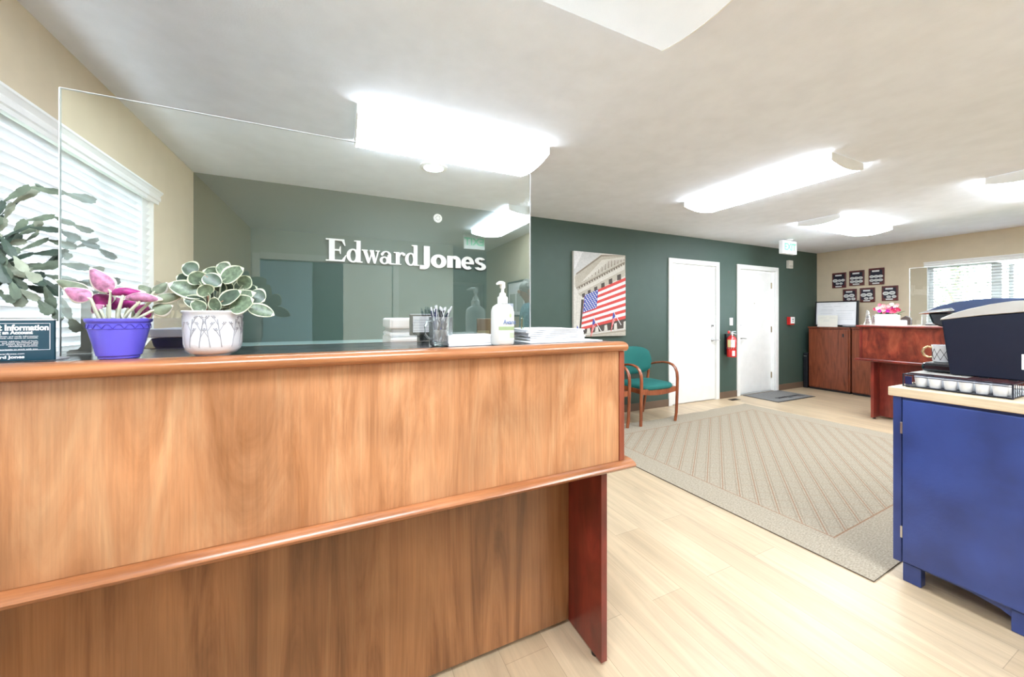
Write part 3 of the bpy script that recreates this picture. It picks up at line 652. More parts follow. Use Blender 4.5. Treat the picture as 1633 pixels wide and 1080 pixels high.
# ------------------------------------------------------------ front reception counter
rd = thing('reception_desk', 'long two-tier cherry wood reception counter in the foreground', 'reception desk', (0, 1.4, 0))
xl = XL+.006
b = MB(); b.box(xl, .958, 1.06, 1.45, 1.143, 1.168)
b.build('counter_top', cherry_h, rd, bevel=.012, seg=4)
b = MB(); b.box(xl, .935, 1.085, 1.43, 1.1682, 1.175); b.build('laminate_surface', blacktop, rd, bevel=.001)
b = MB(); P = [(1.062,1.143),(1.045,1.144),(1.036,1.150),(1.033,1.158),(1.036,1.167),(1.046,1.174),(1.062,1.177),(1.086,1.177),(1.086,1.143)]
b.yz(P, xl, .95); b.build('front_nosing', cherry_h, rd, smooth=50)
b = MB(); b.box(xl, .927, 1.060, 1.080, .738, 1.142); b.build('upper_panel', cherry, rd)
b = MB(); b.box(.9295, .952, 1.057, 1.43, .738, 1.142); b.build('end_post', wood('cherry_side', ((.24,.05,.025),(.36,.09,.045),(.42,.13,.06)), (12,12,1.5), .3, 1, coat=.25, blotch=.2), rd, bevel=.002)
b = MB(); P = [(1.075,.708),(1.045,.709),(1.036,.713),(1.031,.722),(1.036,.730),(1.05,.735),(1.062,.7375),(1.3,.7375),(1.3,.708)]
b.yz(P, xl, .985); b.build('ledge', cherry_h, rd, smooth=50)
b = MB(); b.box(xl, .985, 1.3, 1.95, .708, .7375); b.build('work_surface', cherry_h, rd, bevel=.004)
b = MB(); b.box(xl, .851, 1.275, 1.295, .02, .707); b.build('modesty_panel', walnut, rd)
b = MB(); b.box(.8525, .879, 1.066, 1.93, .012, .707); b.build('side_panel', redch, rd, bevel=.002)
for yy in (1.12, 1.85): b = MB(); b.lathe([(.014,0),(.014,.012)], (.866, yy, 0), 12); b.build('foot', blackm, rd)
b = MB(); b.box(xl, .93, 1.40, 1.43, .738, 1.142); b.build('hutch_back', cherry, rd)

# acrylic shield
YS = 1.25; xs0, xs1, zt = -.610, .656, 1.817
sh = thing('counter_shield', 'large clear acrylic sneeze shield standing on the front counter', 'shield', (0, YS, 1.175))
b = MB(); b.box(xs0, xs1, YS-.003, YS+.003, 1.1752, zt); o = b.build('acrylic_sheet', [sky_pane, glassm], sh, flip=True)
for p_ in o.data.polygons: p_.material_index = 1 if p_.normal.y < -.5 else 0
b = MB(); t = .0035
b.box(xs0-.002, xs0, YS-t, YS+t, 1.1752, zt); b.box(xs1, xs1+.002, YS-t, YS+t, 1.1752, zt); b.box(xs0, xs1, YS-t, YS+t, zt, zt+.001)
b.build('polished_edge', edgem, sh)
for x in (.62,):
    b = MB()
    b.prism([(x, YS-.045, 1.176), (x, YS+.045, 1.176), (x, YS+.045, 1.186), (x, YS+.02, 1.195), (x, YS+.012, 1.21), (x, YS+.012, 1.27),(x, YS-.012, 1.27),(x, YS-.012,1.21),(x,YS-.02,1.195),(x, YS-.045, 1.186)], (.005, 0, 0))
    b.build('support_foot', glass2, sh)
lb = thing('bracket_plate', 'pale grey L-shaped plate on the counter behind the purple plant pot', 'bracket', (-.58, 1.30, 1.175))
p = lambda x, y: W(x, y, 1.31)
P = [p(106,572), p(106,562), p(111,558.5), p(124,557.5), p(128.5,553), p(129,480), p(146,480), p(146,569)]
b = MB(); zb = 1.176; P = [(q.x, max(zb, q.z)) for q in P]; P[0] = (P[0][0], zb); P[-1] = (P[-1][0], zb)
b.xz(P, 1.31, 1.316); b.build('plate', mat('pale_grey_plastic', (.50,.48,.43), .5), lb)

# info sign
sg = thing('information_sign', 'dark blue-green tabletop sign with white text at the left end of the counter', 'sign', (-.66, 1.16, 1.175))
xa, xb, zb, ztp = -.80, -.566, 1.176, 1.262; y0 = 1.14
b = MB(); b.box(xa, xb, y0, y0+.006, zb, ztp); b.build('panel', mat('deep_teal_print', (.010,.055,.085), .25), sg, bevel=.001)
b = MB(); b.box(xa, xb, y0+.006, y0+.05, zb, zb+.003); b.box(xa, xb, y0-.001, y0+.008, ztp, ztp+.0025); b.build('holder', edgem, sg)
wink = mat('white_ink', (.88,.9,.92), .6)
xm = (xa+xb)/2
b = MB(); iy = y0-.0006
for q in ((xa+.006,xb-.006,ztp-.007,ztp-.0062),(xa+.006,xb-.006,zb+.0225,zb+.0233),(xa+.006,xa+.0068,zb+.0225,ztp-.0062),(xb-.0068,xb-.006,zb+.0225,ztp-.0062)): b.box(q[0],q[1],iy,y0,q[2],q[3])
b.build('border_line', wink, sg)
HX_ = [W(78,545,iy).x, W(52,545,iy).x, W(61,545,iy).x]
text('heading', 'Important Information', .0170, wink, sg, faceY(HX_[0], iy, ztp-.016), bold=.0006, sx=.80, align='RIGHT')
text('heading', 'About Opening an Account', .0098, wink, sg, faceY(HX_[1], iy, ztp-.026), bold=.0004, sx=.95, align='RIGHT')
for k, s_ in enumerate(['Federal law requires all institutions to obtain and verify information', 'that identifies each person who opens an account.', '', 'You will be asked for your name, address, date of birth,', 'and other information that', 'allows us to see your driver\'s license or other', 'identifying documents.', '', 'We appreciate the opportunity to work with you.']):
    if s_: text('body_text', s_, .0040, wink, sg, faceY(HX_[2], iy, ztp-.034-.0034*k), ext=.0002, align='RIGHT', sx=1.2)
text('body_text', 'edwardjones.com', .0048, wink, sg, faceY(HX_[2]-.02, iy, zb+.0155), ext=.0002, align='RIGHT', sx=1.2)
text('logo_text', 'Edward Jones', .0085, wink, sg, faceY(HX_[2]-.02, iy, zb+.0085), bold=.0003, ext=.0002, align='RIGHT', sx=1.25)

# ------------------------------------------------------------ plants
petiole = mat('pale_petiole', (.55,.56,.42), .5); vtop = mat('violet_leaf_top', (.16,.21,.14), .6, var=.2, vscale=60)
vpink = mat('violet_leaf_underside', (.38,.15,.26), .5, var=.5, vscale=90); vmag = mat('magenta_leaf_underside', (.30,.015,.16), .5, var=.5, vscale=90); vgr = mat('silver_green_leaf', (.16,.19,.125), .55, var=.3, vscale=70)
vein = mat('pale_leaf_edge', (.66,.62,.55), .6)
soil = mat('potting_soil', (.05,.035,.025), .95, bump=1, bscale=200)
potm = mat('violet_plastic', (.13,.11,.72), .35, coat=.1)
def Pc(x, y, Y): return W(90 + x/4.536, 400 + y/4.536, Y)   # a point of the photo, at its own distance
c1 = Vector((-.450, 1.112, 1.176))
pv = thing('african_violet', 'potted plant with magenta-backed leaves in a purple-blue plastic pot', 'potted plant', c1)
b = MB(); b.lathe([(.030,.0),(.033,.003),(.033,.007),(.036,.009),(.0475,.062),(.0485,.066),(.0495,.080),(.052,.082),(.0535,.086),(.0535,.089),(.051,.090),(.0485,.088),(.046,.076),(.044,.070)], c1, 48)
b.build('pot', potm, pv, smooth=35)
b = MB(); n = 18
for k in range(n):     # scalloped band
    a0 = 2*math.pi*k/n; pts = []
    for i in range(9):
        t = i/8; a = a0 + 2*math.pi/n*t; r_ = .0500; z = .068 + .0095*math.sin(math.pi*t); pts.append((c1.x+r_*math.cos(a), c1.y+r_*math.sin(a), c1.z+z))
    b.tube(pts, .0007, 5)
b.tube([(c1.x+.0488*math.cos(2*math.pi*i/40), c1.y+.0488*math.sin(2*math.pi*i/40), c1.z+.0672) for i in range(41)], .0008, 5)
b.build('scalloped_band', mat('violet_relief', (.07,.05,.45), .35), pv, smooth=60)
b = MB(); b.lathe([(.0445,0),(.0445,.001)], c1+Vector((0,0,.073)), 32); b.build('soil', soil, pv)
ctr = c1 + Vector((0,0,.075))
LV = [ # petiole base (photo crop), leaf start, leaf tip, width m, facing (towards viewer = underside shows), Y offset, kind
 ((405,480),(395,300),(242,120),.030,-.02,'pink'), ((340,490),(250,350),(52,268),.028,-.025,'pink'), ((330,490),(235,310),(-10,208),.024,.0,'gr'),
 ((485,480),(483,320),(478,262),.052,-.02,'magw'), ((525,485),(605,365),(612,298),.052,-.03,'pinkw'), ((380,480),(375,400),(270,312),.034,.0,'mag'),
 ((560,485),(590,470),(655,385),.030,.0,'mag'), ((600,480),(700,350),(925,322),.022,-.01,'dgr'), ((640,485),(700,305),(803,228),.022,.015,'gr'),
 ((640,490),(690,435),(846,398),.028,-.02,'gr'), ((570,470),(600,300),(700,278),.040,.03,'gr'), ((450,470),(440,330),(300,310),.04,.035,'gr'),
 ((450,480),(440,430),(420,330),.030,.02,'mag'), ((500,480),(520,420),(540,340),.034,.02,'mag'), ((380,490),(320,430),(255,395),.022,-.01,'pink'), ((600,485),(630,470),(690,440),.018,-.01,'mag')]
for (pb, ls, tp, wd, yo, kd) in LV:
    Y = c1.y+yo; A0 = ctr + Vector(((pb[0]-485)*.00016, yo*.5, 0)); A = Pc(*ls, Y); T = Pc(*tp, Y + (.0 if kd != 'gr' else .01))
    b = MB(); mid = A0.lerp(A, .5) + Vector((0,-.004,.003)); b.tube([A0, mid, A, A.lerp(T, .45)], [.0036,.0032,.0028,.0012], 8); b.build('petiole', petiole, pv, smooth=60)
    b = MB(); top, bot = vtop, {'pink': vpink, 'pinkw': vpink, 'mag': vmag, 'magw': vmag, 'gr': vgr, 'dgr': vgr}[kd]
    wide = kd in ('magw', 'pinkw')
    b.leaf(A if not wide else A + Vector((0,0,-.002)), T, (.0, -.8 if not wide else -1, .35), wd*1.3, cup=-.30, bend=.0 if not wide else .05, mt=0, mb=1, me=2, shape=.72, nu=12, ex=.85)
    b.build('leaf', [bot, top, vein], pv, smooth=60)
# peperomia
c2v = Vector((-.2835, 1.118, 1.176))
pp = thing('peperomia_plant', 'variegated cream-edged leafy plant in a white embossed ceramic pot', 'potted plant', c2v)
ceramic = mat('white_ceramic', (.66,.67,.72), .2, coat=.5, bump=.25, bscale=90)
prof = [(.034,.0),(.036,.004),(.046,.007),(.0535,.016),(.0560,.030),(.0568,.05),(.0572,.085),(.0575,.100),(.0600,.103),(.0605,.106),(.0590,.108),(.0555,.107),(.0540,.098),(.053,.092)]
b = MB(); b.lathe(prof, c2v, 56); b.build('pot', ceramic, pp, smooth=40)
b = MB(); rnd = random.Random(3)
def onpot(a, z, e=.0004):
    r_ = next((p0[0] + (p1[0]-p0[0])*(z-p0[1])/(p1[1]-p0[1]) for p0, p1 in zip(prof[3:8], prof[4:9]) if p0[1] <= z <= p1[1]), .057)
    return (c2v.x+(r_+e)*math.cos(a), c2v.y+(r_+e)*math.sin(a), c2v.z+z)
for k in range(9):   # embossed stems with small flower heads
    a = R(-170 + 22*k); sgn = rnd.choice((-1,1))
    b.tube([onpot(a+.16*sgn*t, .022+.066*t) for t in [i/8 for i in range(9)]], .0009, 5)
    for q in range(3):
        t = .35+.22*q; s2 = -sgn if q % 2 else sgn; e = [onpot(a+.16*sgn*t + s2*.16*u, .022+.066*t+.018*u) for u in (0,.5,1)]
        b.tube(e, .0007, 5)
        for w_ in range(4): b.ball(onpot(a+.16*sgn*t+s2*(.16+.035*(w_-1.5)), .022+.066*t+.018+.003*(w_ % 2)), .0015, 6, 4)
b.build('embossed_flowers', mat('ceramic_relief', (.33,.33,.37), .3), pp, smooth=60)
b = MB(); b.lathe([(.0545,0),(.0545,.001)], c2v+Vector((0,0,.093)), 32); b.build('soil', soil, pp)
pg = mat('grey_green_leaf', (.115,.16,.10), .4, var=.45, vscale=120); pgd = mat('dark_green_leaf', (.055,.085,.058), .4, var=.4, vscale=90); pcr = mat('cream_leaf_margin', (.58,.61,.46), .5); pb_ = mat('pale_leaf_back', (.42,.46,.34), .6)
stemr = mat('reddish_stem', (.42,.22,.14), .5)
PL = [ # centre, tip offset, width, Y offset
 (965,130,(-55,-28),.030,.01),(1203,128,(-45,-25),.030,.02),(1272,172,(80,-50),.034,-.01),(925,205,(-60,-20),.026,.02),(1015,195,(-30,-45),.030,-.01),(1120,175,(-60,-35),.036,.02),
 (1130,215,(60,40),.026,-.02),(945,280,(-140,-45),.034,-.01),(1075,285,(-35,-35),.026,-.03),(1250,265,(20,-30),.022,.0),(1365,225,(30,-40),.026,.0),(1320,260,(30,-25),.020,.02),
 (1255,335,(80,-45),.026,-.03),(1290,345,(150,-45),.030,-.01),(1340,388,(85,-38),.038,-.035),(1450,335,(55,30),.034,.0),(1482,435,(95,30),.026,-.02),(1440,392,(65,12),.018,.02),
 (1000,370,(-82,-30),.026,-.02),(1025,402,(-45,-40),.022,-.03),(1148,385,(-10,-50),.020,-.03),(1185,260,(0,-40),.020,.0),(1205,370,(-40,50),.014,-.02),(1060,240,(-50,-50),.026,.03),(1100,330,(20,-60),.018,.01),(1240,200,(-30,-40),.03,.035),(1000,250,(-70,20),.026,.035),(1400,290,(50,-30),.024,.03)]
for i, (x, y, (dx, dy), wd, yo) in enumerate(PL):
    Y = c2v.y+yo; T = Pc(x+dx, y+dy, Y-.01); A = Pc(x-dx, y-dy, Y+.0); base = c2v + Vector(((x-1160)*.00007, yo*.5, .094))
    b = MB(); b.tube([base, base.lerp(A,.5)+Vector((0,0,.004)), A, A.lerp(T,.2)], [.0026,.0022,.0016,.001], 7); b.build('stem', stemr if i % 3 == 0 else pb_, pp, smooth=60)
    b = MB(); b.leaf(A, T, (.25*math.sin(i*2.1), -.85, .45), wd*1.45, cup=.12, bend=.03, mt=0, mb=1, me=2, shape=.85, nu=10)
    b.build('leaf', [pg if i % 3 else pgd, pb_, pcr], pp, smooth=60)

# christmas cactus, left, behind the shield line
cc = Vector((-.90, 1.325, 1.176))
cp = thing('trailing_cactus', 'leafy segmented trailing cactus at the far left in front of the blind', 'potted plant', cc)
b = MB(); b.lathe([(.055,0),(.075,.10),(.078,.105),(.070,.105),(.068,.095)], cc, 32); b.build('pot', mat('terracotta', (.35,.14,.07), .8), cp, smooth=40)
b = MB(); b.lathe([(.069,0),(.069,.001)], cc+Vector((0,0,.094)), 24); b.build('soil', soil, cp)
cg = [mat('cactus_grey_green', (.13,.17,.12), .5, var=.3, vscale=40), mat('cactus_dark_green', (.045,.075,.055), .45, var=.3, vscale=40), mat('cactus_pale', (.30,.33,.25), .5, var=.2, vscale=40)]
def segleaf(b, a, t, nrm, wd, m):
    a = Vector(a); t = Vector(t); d = t-a; L_ = d.length; u = d.normalized(); n = Vector(nrm); n = (n-u*n.dot(u)).normalized(); s_ = u.cross(n)
    out = [(0,.12),(.12,.30),(.25,.42),(.30,.62),(.42,.70),(.55,.82),(.60,1.0),(.72,.95),(.80,.78),(.86,.86),(1.0,.42),(.97,0)]
    L1 = [a+u*L_*p+s_*wd/2*q for p, q in out]; L2 = [a+u*L_*p-s_*wd/2*q for p, q in out[:-1]][::-1]
    poly = L1+L2; c = [a+u*L_*p for p, _ in out]
    th = n*.0022
    N_ = len(poly); mid = sum(poly, Vector())/N_
    vs = [p+n*.0003 for p in poly]+[p-n*.0003 for p in poly]+[a+u*L_*.03+th*.6, a+u*L_*.95+th*.6, mid+th, a+u*L_*.03-th*.6, a+u*L_*.95-th*.6, mid-th]
    fs = []
    for i in range(N_):
        j = (i+1) % N_; fs.append((i, j, 2*N_+2)); fs.append((j+N_, i+N_, 2*N_+5)); fs.append((j, i, i+N_, j+N_))
    b.add(vs, fs, m)
chains = [ # photo points along each stem, Y at end
 ([(-60,520),(-30,420),(5,322),(45,298),(100,308),(150,320)],1.30,0),([(-60,520),(-20,400),(20,325),(60,300),(65,296)],1.34,2),([(-60,520),(-10,420),(30,335),(65,330),(108,342)],1.28,1),
 ([(-60,510),(0,400),(40,352),(85,345),(145,370)],1.30,1),([(-60,520),(0,380),(45,362),(95,368),(155,395),(183,412)],1.28,1),([(-60,520),(-10,400),(30,400),(75,382),(120,395),(155,382)],1.32,0),
 ([(-60,520),(0,420),(50,405),(100,402),(112,412)],1.34,1),([(-60,520),(0,430),(60,395),(90,390),(135,404)],1.36,2),([(-60,530),(0,440),(50,430),(95,420),(140,428),(165,430)],1.33,2),
 ([(-60,540),(0,450),(70,438),(120,450),(160,452),(190,448)],1.35,1),([(-60,540),(0,420),(40,440),(70,455),(85,490),(95,510)],1.28,2),([(-60,540),(0,430),(30,460),(60,478),(80,500)],1.27,2),
 ([(-60,540),(0,440),(50,475),(75,480)],1.25,1),([(-60,540),(0,400),(15,445),(28,475)],1.26,0),([(-60,540),(10,440),(60,440),(95,470),(110,505),(125,528)],1.30,2),([(-60,500),(0,400),(20,345),(45,340)],1.36,1),
 ([(-60,500),(-10,380),(0,345),(35,315)],1.36,1),([(-60,520),(0,390),(40,385),(60,372),(62,350)],1.34,2),([(-60,520),(-5,400),(30,375),(60,360)],1.36,1),([(-60,540),(0,430),(20,420),(50,422),(55,445)],1.25,0),
 ([(-60,540),(-20,460),(0,470),(25,480)],1.28,0),([(-60,540),(0,445),(75,465),(100,455),(150,470),(160,465)],1.37,1),([(-60,540),(0,420),(70,425),(105,400),(118,375)],1.38,0),([(-60,510),(0,375),(0,400),(30,372),(55,375)],1.25,0),([(-60,510),(0,375),(22,408),(40,432),(62,448)],1.24,2),([(-60,510),(-15,375),(0,420),(10,450)],1.27,1),([(-60,510),(-15,375),(20,440),(38,462),(30,488)],1.29,2)]
rnd = random.Random(5)
chains = [c_ for i_, c_ in enumerate(chains) if i_ not in (2, 7, 12, 15, 19, 23)]
for pts, Ye, mi in chains:
    b = MB(); st = cc+Vector((rnd.uniform(-.04,.04), rnd.uniform(-.03,.03), .10)); ws = [st]+[W(px, py, cc.y+(Ye-cc.y)*(k+1)/len(pts)) for k, (px, py) in enumerate(pts[1:])]
    # resample into segments of about 5 cm
    seg = []; acc = []
    for i in range(len(ws)-1):
        n = max(1, round((ws[i+1]-ws[i]).length/.042))
        for k in range(n): seg.append((ws[i].lerp(ws[i+1], k/n), ws[i].lerp(ws[i+1], (k+1)/n)))
    for k, (a, t) in enumerate(seg):
        nr = Vector((rnd.uniform(-.5,.5), -1+rnd.uniform(-.2,.5), rnd.uniform(-.2,.9)))
        segleaf(b, a, t + (t-a)*.08, nr, .021*rnd.uniform(.85,1.2), rnd.choice((mi, mi, 0, 1)))
    b.build('stem_segments', cg, cp)

# ------------------------------------------------------------ things along the counter
pm = Vector((.290, 1.168, 1.1755))
gm = thing('glass_mug', 'clear glass mug holding pens on the front counter', 'mug', pm)
glas = sheet_mat('clear_glass', (.97,.98,1), .03, .10)
b = MB(); b.lathe([(.028,0),(.0345,.003),(.037,.012),(.038,.093),(.036,.093),(.034,.014),(.022,.010),(.002,.010)], pm, 40); b.build('cup', glas, gm, smooth=40)
b = MB(); ang = R(205); hp = [(.036,.078),(.052,.080),(.062,.065),(.062,.040),(.050,.026),(.036,.024)]
b.tube([(pm.x+r_*math.cos(ang), pm.y+r_*math.sin(ang), pm.z+z) for r_, z in hp], .0042, 8); b.build('handle', glas, gm, smooth=50)
navy = mat('navy_plastic', (.01,.015,.07), .3); blue = mat('bright_blue_plastic', (.04,.06,.62), .3)
PL_ = {1: 'dark pen second from left in the glass mug', 2: 'navy pen third from left in the glass mug', 3: 'dark pen just left of the middle of the glass mug', 4: 'dark pen directly left of the bright blue pen', 6: 'dark pen directly right of the bright blue pen', 8: 'dark pen second from the right in the glass mug', 9: 'navy pen behind the leftmost pens in the glass mug'}
pens = [(-.030,.125,navy),(-.020,.13,blackm),(-.012,.131,navy),(-.004,.128,blackm),(.003,.124,blackm),(.010,.124,blue),(.017,.125,blackm),(.034,.128,navy),(.028,.118,blackm),(-.024,.120,navy)]
for i, (tx, hz, m) in enumerate(pens):
    lab = PL_[i] if i in PL_ else {0: 'navy click pen leaning furthest left in the glass mug', 5: 'bright blue pen in the middle of the glass mug', 7: 'navy and white click pen leaning furthest right in the glass mug'}.get(i, 'dark click pen with white clip crowded in the glass mug')
    dx = math.cos(TH); dy = -math.sin(TH)
    yy = (.012 if i % 2 else -.010); bx_ = (-.012,.016,-.020,.008,.020,-.006,-.022,-.024,.002,.022)[i]
    top = pm+Vector((tx*dx+yy*.4, tx*dy+yy, hz)); bot = pm+Vector((bx_*dx, bx_*dy + yy*.6, .013)); u = (top-bot).normalized()
    o = thing('pen', lab, 'pen', bot, group='pens in the glass mug')
    b = MB(); b.tube([bot+u*.040, top-u*.012], [.0043,.0043], 10); b.build('barrel', m, o, smooth=50)
    b = MB(); b.tube([bot, bot+u*.010, bot+u*.014, bot+u*.040], [.0008,.0022,.0040,.0044], 10); b.build('grip', [silver, mat('pen_white', (.50,.51,.53), .4), mat('grey_grip', (.35,.36,.40), .4)][i % 3], o, smooth=50)
    b = MB(); b.tube([top-u*.012, top-u*.003, top], [.0034,.0030,.002], 8); b.tube([top-u*.010+Vector((0,-.0055,0)), top-u*.045+Vector((0,-.0055,0))], .0016, 6); b.tube([top-u*.011, top-u*.010+Vector((0,-.0065,0))], .0015, 6); b.build('clip', mat('pen_white', (.50,.51,.53), .4), o, smooth=50)
# small paper pile
rnd = random.Random(9)
for k in range(4):
    b = MB(); a = .02*rnd.uniform(-1,1); q0 = W(712,540,1.15); q1 = W(786,540,1.15)
    x0, x1 = q0.x+.004*rnd.random(), q1.x-.002*rnd.random(); z = 1.1757+.0088*k
    b.box(x0, x1, 1.125, 1.225, z, z+.0082); o = b.build('paper_pad', paper, None, bevel=.001); tag(o, 'small white paper pad, %s in the pile beside the glass mug' % ['lowest','second from bottom','third from bottom','topmost'][k], 'paper pad', 'small paper pads on the counter')
# sanitizer bottle
s0 = Vector((.4825, 1.112, 1.1755)); bot_m = mat('white_bottle', (.68,.70,.69), .25); bot_m.node_tree.nodes['Principled BSDF'].inputs['Transmission Weight'].default_value = .12
so = thing('sanitizer_bottle', 'white pump bottle of hand sanitizer on the front counter', 'bottle', s0)
b = MB(); b.lathe([(.034,0),(.0385,.003),(.040,.010),(.040,.108),(.0385,.118),(.033,.128),(.022,.135),(.014,.138)], s0, 36, sx=1.0, sy=.72); b.build('bottle', bot_m, so, smooth=40)
b = MB(); b.lathe([(.0165,.137),(.017,.139),(.017,.158),(.012,.161),(.010,.172),(.0055,.174),(.0055,.186)], s0, 24); b.build('collar', trimw, so, smooth=40)
b = MB(); q = s0+Vector((0,0,.186)); ddir = Vector((-.75,-.5,0)).normalized()
b.lathe([(.006,0),(.0095,.004),(.0085,.022)], q, 16); b.tube([q+Vector((0,0,.018)), q+ddir*.015+Vector((0,0,.019)), q+ddir*.034+Vector((0,0,.014))], [.0075,.006,.0035], 8); b.build('pump', trimw, so, smooth=50)
vd = Vector((-s0.x, -s0.y)).normalized(); la = math.atan2(vd.y, vd.x)
def bpatch(a0, a1, z0, z1, e, m, nm):
    b = MB(); n = 12
    P = [(s0.x+(.040+e)*math.cos(R(a0+(a1-a0)*i/n)), s0.y+(.040+e)*.72*math.sin(R(a0+(a1-a0)*i/n))) for i in range(n+1)]; Q = [(s0.x+(.0399)*math.cos(R(a0+(a1-a0)*i/n)), s0.y+.0399*.72*math.sin(R(a0+(a1-a0)*i/n))) for i in range(n+1)]
    for i in range(n): b.prism([(*P[i],s0.z+z0),(*P[i+1],s0.z+z0),(*Q[i+1],s0.z+z0),(*Q[i],s0.z+z0)], (0,0,z1-z0))
    return b.build(nm, m, so, smooth=40)
bpatch(-125,-25,.018,.112,.0003,mat('pale_label',(.72,.75,.70),.4),'label'); bpatch(-125,-25,.050,.062,.0006,mat('label_green',(.33,.44,.24),.5),'label_band')
bpatch(-70,-28,.024,.042,.0006,mat('label_pale_green',(.48,.56,.42),.5),'label_band')
lt = text('label_text', 'Avant', .022, mat('label_blue',(.10,.17,.42),.5), so, faceY(s0.x+.012, s0.y-.0300, s0.z+.076, R(14)), ext=.0006)
b = MB(); b.ball((s0.x+.016, s0.y-.0285, s0.z+.098), (.004,.0008,.007), 8, 5); b.build('leaf_emblem', mat('emblem_green', (.45,.55,.30), .5), so)
# wooden card holder and cards
ww = wood('pale_wood', ((.42,.27,.14),(.55,.38,.21),(.62,.45,.27)), (20,20,3), .5)
ch_ = thing('wooden_card_holder', 'light wooden card holder behind the sanitizer bottle', 'card holder', (.60, 1.34, 1.1755))
wl = W(762,540,1.33).x; wr = W(826,540,1.33).x
b = MB(); b.box(wl, wr, 1.31, 1.365, 1.1757, 1.198); b.build('base', ww, ch_, bevel=.002)
b = MB(); b.box(wl+.006, wr-.008, 1.355, 1.362, 1.198, 1.262); b.build('back', ww, ch_, bevel=.002)
b = MB(); b.box(wl+.004, wl+.05, 1.336, 1.350, 1.1985, 1.215); o = b.build('note_card', mat('yellow_card', (.75,.66,.36), .7)); tag(o, 'stack of yellow note cards standing in the wooden card holder', 'card')
cl = W(808,500,1.40).x; b = MB(); b.box(cl-.03, cl+.024, 1.385, 1.392, 1.1757, 1.325); o = b.build('brochure', mat('lavender_paper', (.62,.66,.82), .6), bevel=.001); tag(o, 'pale blue brochure standing upright behind the soap bottle', 'brochure')
# booklets
xa = W(832,530,1.24).x
big = MB(); big.prism([(.598,1.135,1.1757),(.925,1.15,1.1757),(.90,1.40,1.1757),(.60,1.36,1.1757)], (0,0,.003)); o = big.build('folder', paper); tag(o, 'wide white folder lying flat under the booklet stack at the counter end', 'folder')
for k in range(7):
    b = MB(); dx = rnd.uniform(-.008,.008); dz = 1.1790+.0064*k; x0 = .620+dx-(.008 if k > 4 else 0); x1 = .862+dx
    for t in range(8):
        u0, u1 = t/8, (t+1)/8; s1, s2 = .0022*math.sin(math.pi*u0)*(k/6), .0022*math.sin(math.pi*u1)*(k/6)
        X0, X1 = x0+(x1-x0)*u0, x0+(x1-x0)*u1
        b.prism([(X0,1.18,dz+s1),(X1,1.18,dz+s2),(X1,1.18,dz+s2+.0048),(X0,1.18,dz+s1+.0048)], (0,.20,0))
    o = b.build('booklet', [mat('booklet_white', (.86,.87,.92), .7)] if k % 2 else paper); tag(o, 'white booklet, %s in the stack at the right end of the counter' % ['lowest','second from bottom','third from bottom','fourth from bottom','fifth from bottom','second from top','topmost'][k], 'booklet', 'stacked booklets on the counter')

# ---- behind the counter
fd = thing('low_credenza', 'low dark teal credenza along the green wall behind the counter', 'credenza', (-.3, 3.5, 0))
tq = mat('teal_grey_laminate', (.03,.10,.095), .4)
b = MB(); b.box(-1.07, .455, 3.34, 3.765, .02, 1.03); b.build('body', tq, fd, bevel=.003)
b = MB(); b.box(-1.07, .470, 3.32, 3.768, 1.03, 1.05); b.build('top', mat('pale_teal_edge', (.35,.50,.48), .4), fd, bevel=.003)
b = MB()
for x in (-.56, -.05): b.box(x-.003, x+.003, 3.336, 3.34, .05, 1.02)
b.build('door_gap', blackm, fd)
# printer on a stand
pr = thing('white_printer', 'white office printer behind the counter left of the glass mug', 'printer', (.44, 2.2, .7385))
pl = W(622,530,2.0).x; prr = W(700,530,2.0).x
b = MB(); b.box(pl, prr+.08, 2.0, 2.40, .80, 1.16); b.xz([(pl+.0,1.16),(prr+.08,1.16),(prr+.08,1.185),(pl,1.185)], 2.03, 2.38); b.build('body', mat('printer_white', (.8,.81,.84), .4), pr, bevel=.012)
b = MB(); b.box(pl, prr+.06, 2.02, 2.38, 1.205, 1.262); b.build('scanner_lid', mat('printer_lid', (.84,.84,.85), .4), pr, bevel=.012)
b = MB(); b.box(pl+.012, prr+.05, 2.04, 2.36, 1.184, 1.206); b.build('gap_trim', mat('grey_trim', (.35,.36,.38), .4), pr)
pt = thing('printer_stand', 'dark stand under the white printer behind the counter', 'stand', (.44, 2.2, 0))
b = MB(); b.box(pl-.02, prr+.10, 1.98, 2.42, .76, .799); b.build('shelf', blackm, pt)
for sx in (pl, prr+.06):
    for sy in (2.0, 2.38): b = MB(); b.box(sx, sx+.03, sy, sy+.03, 0, .76); b.build('leg', blackm, pt)
# tablet
tl, tr = W(652,518,1.43), W(696,518,1.43)
tt = thing('grey_tablet', 'grey-framed tablet display propped upright behind the glass mug', 'tablet', ((tl.x+tr.x)/2, 1.42, 1.1755))
zt0, zt1 = W(670,533.5,1.41).z, W(670,501,1.41).z
b = MB(); b.box(tl.x, tr.x, 1.412, 1.424, zt0-.004, zt1); b.build('frame', mat('taupe_plastic', (.13,.12,.11), .4), tt, bevel=.004)
b = MB(); b.box(tl.x+.012, tr.x-.008, 1.4105, 1.4125, zt0+.008, zt1-.008); b.build('screen', mat('pale_screen', (.80,.81,.84), .4, emit=(.8,.82,.9), es=.18), tt)
b = MB()
for k in range(5): b.box(tl.x+.014, tr.x-.010, 1.4098, 1.4108, zt0+.014+.010*k, zt0+.0152+.010*k)
b.build('screen_rules', mat('rule_grey', (.45,.46,.5), .5), tt)
b = MB(); b.box(tl.x+.03, tr.x-.03, 1.425, 1.428, 1.1757, zt0+.02); b.build('stand', blackm, tt)
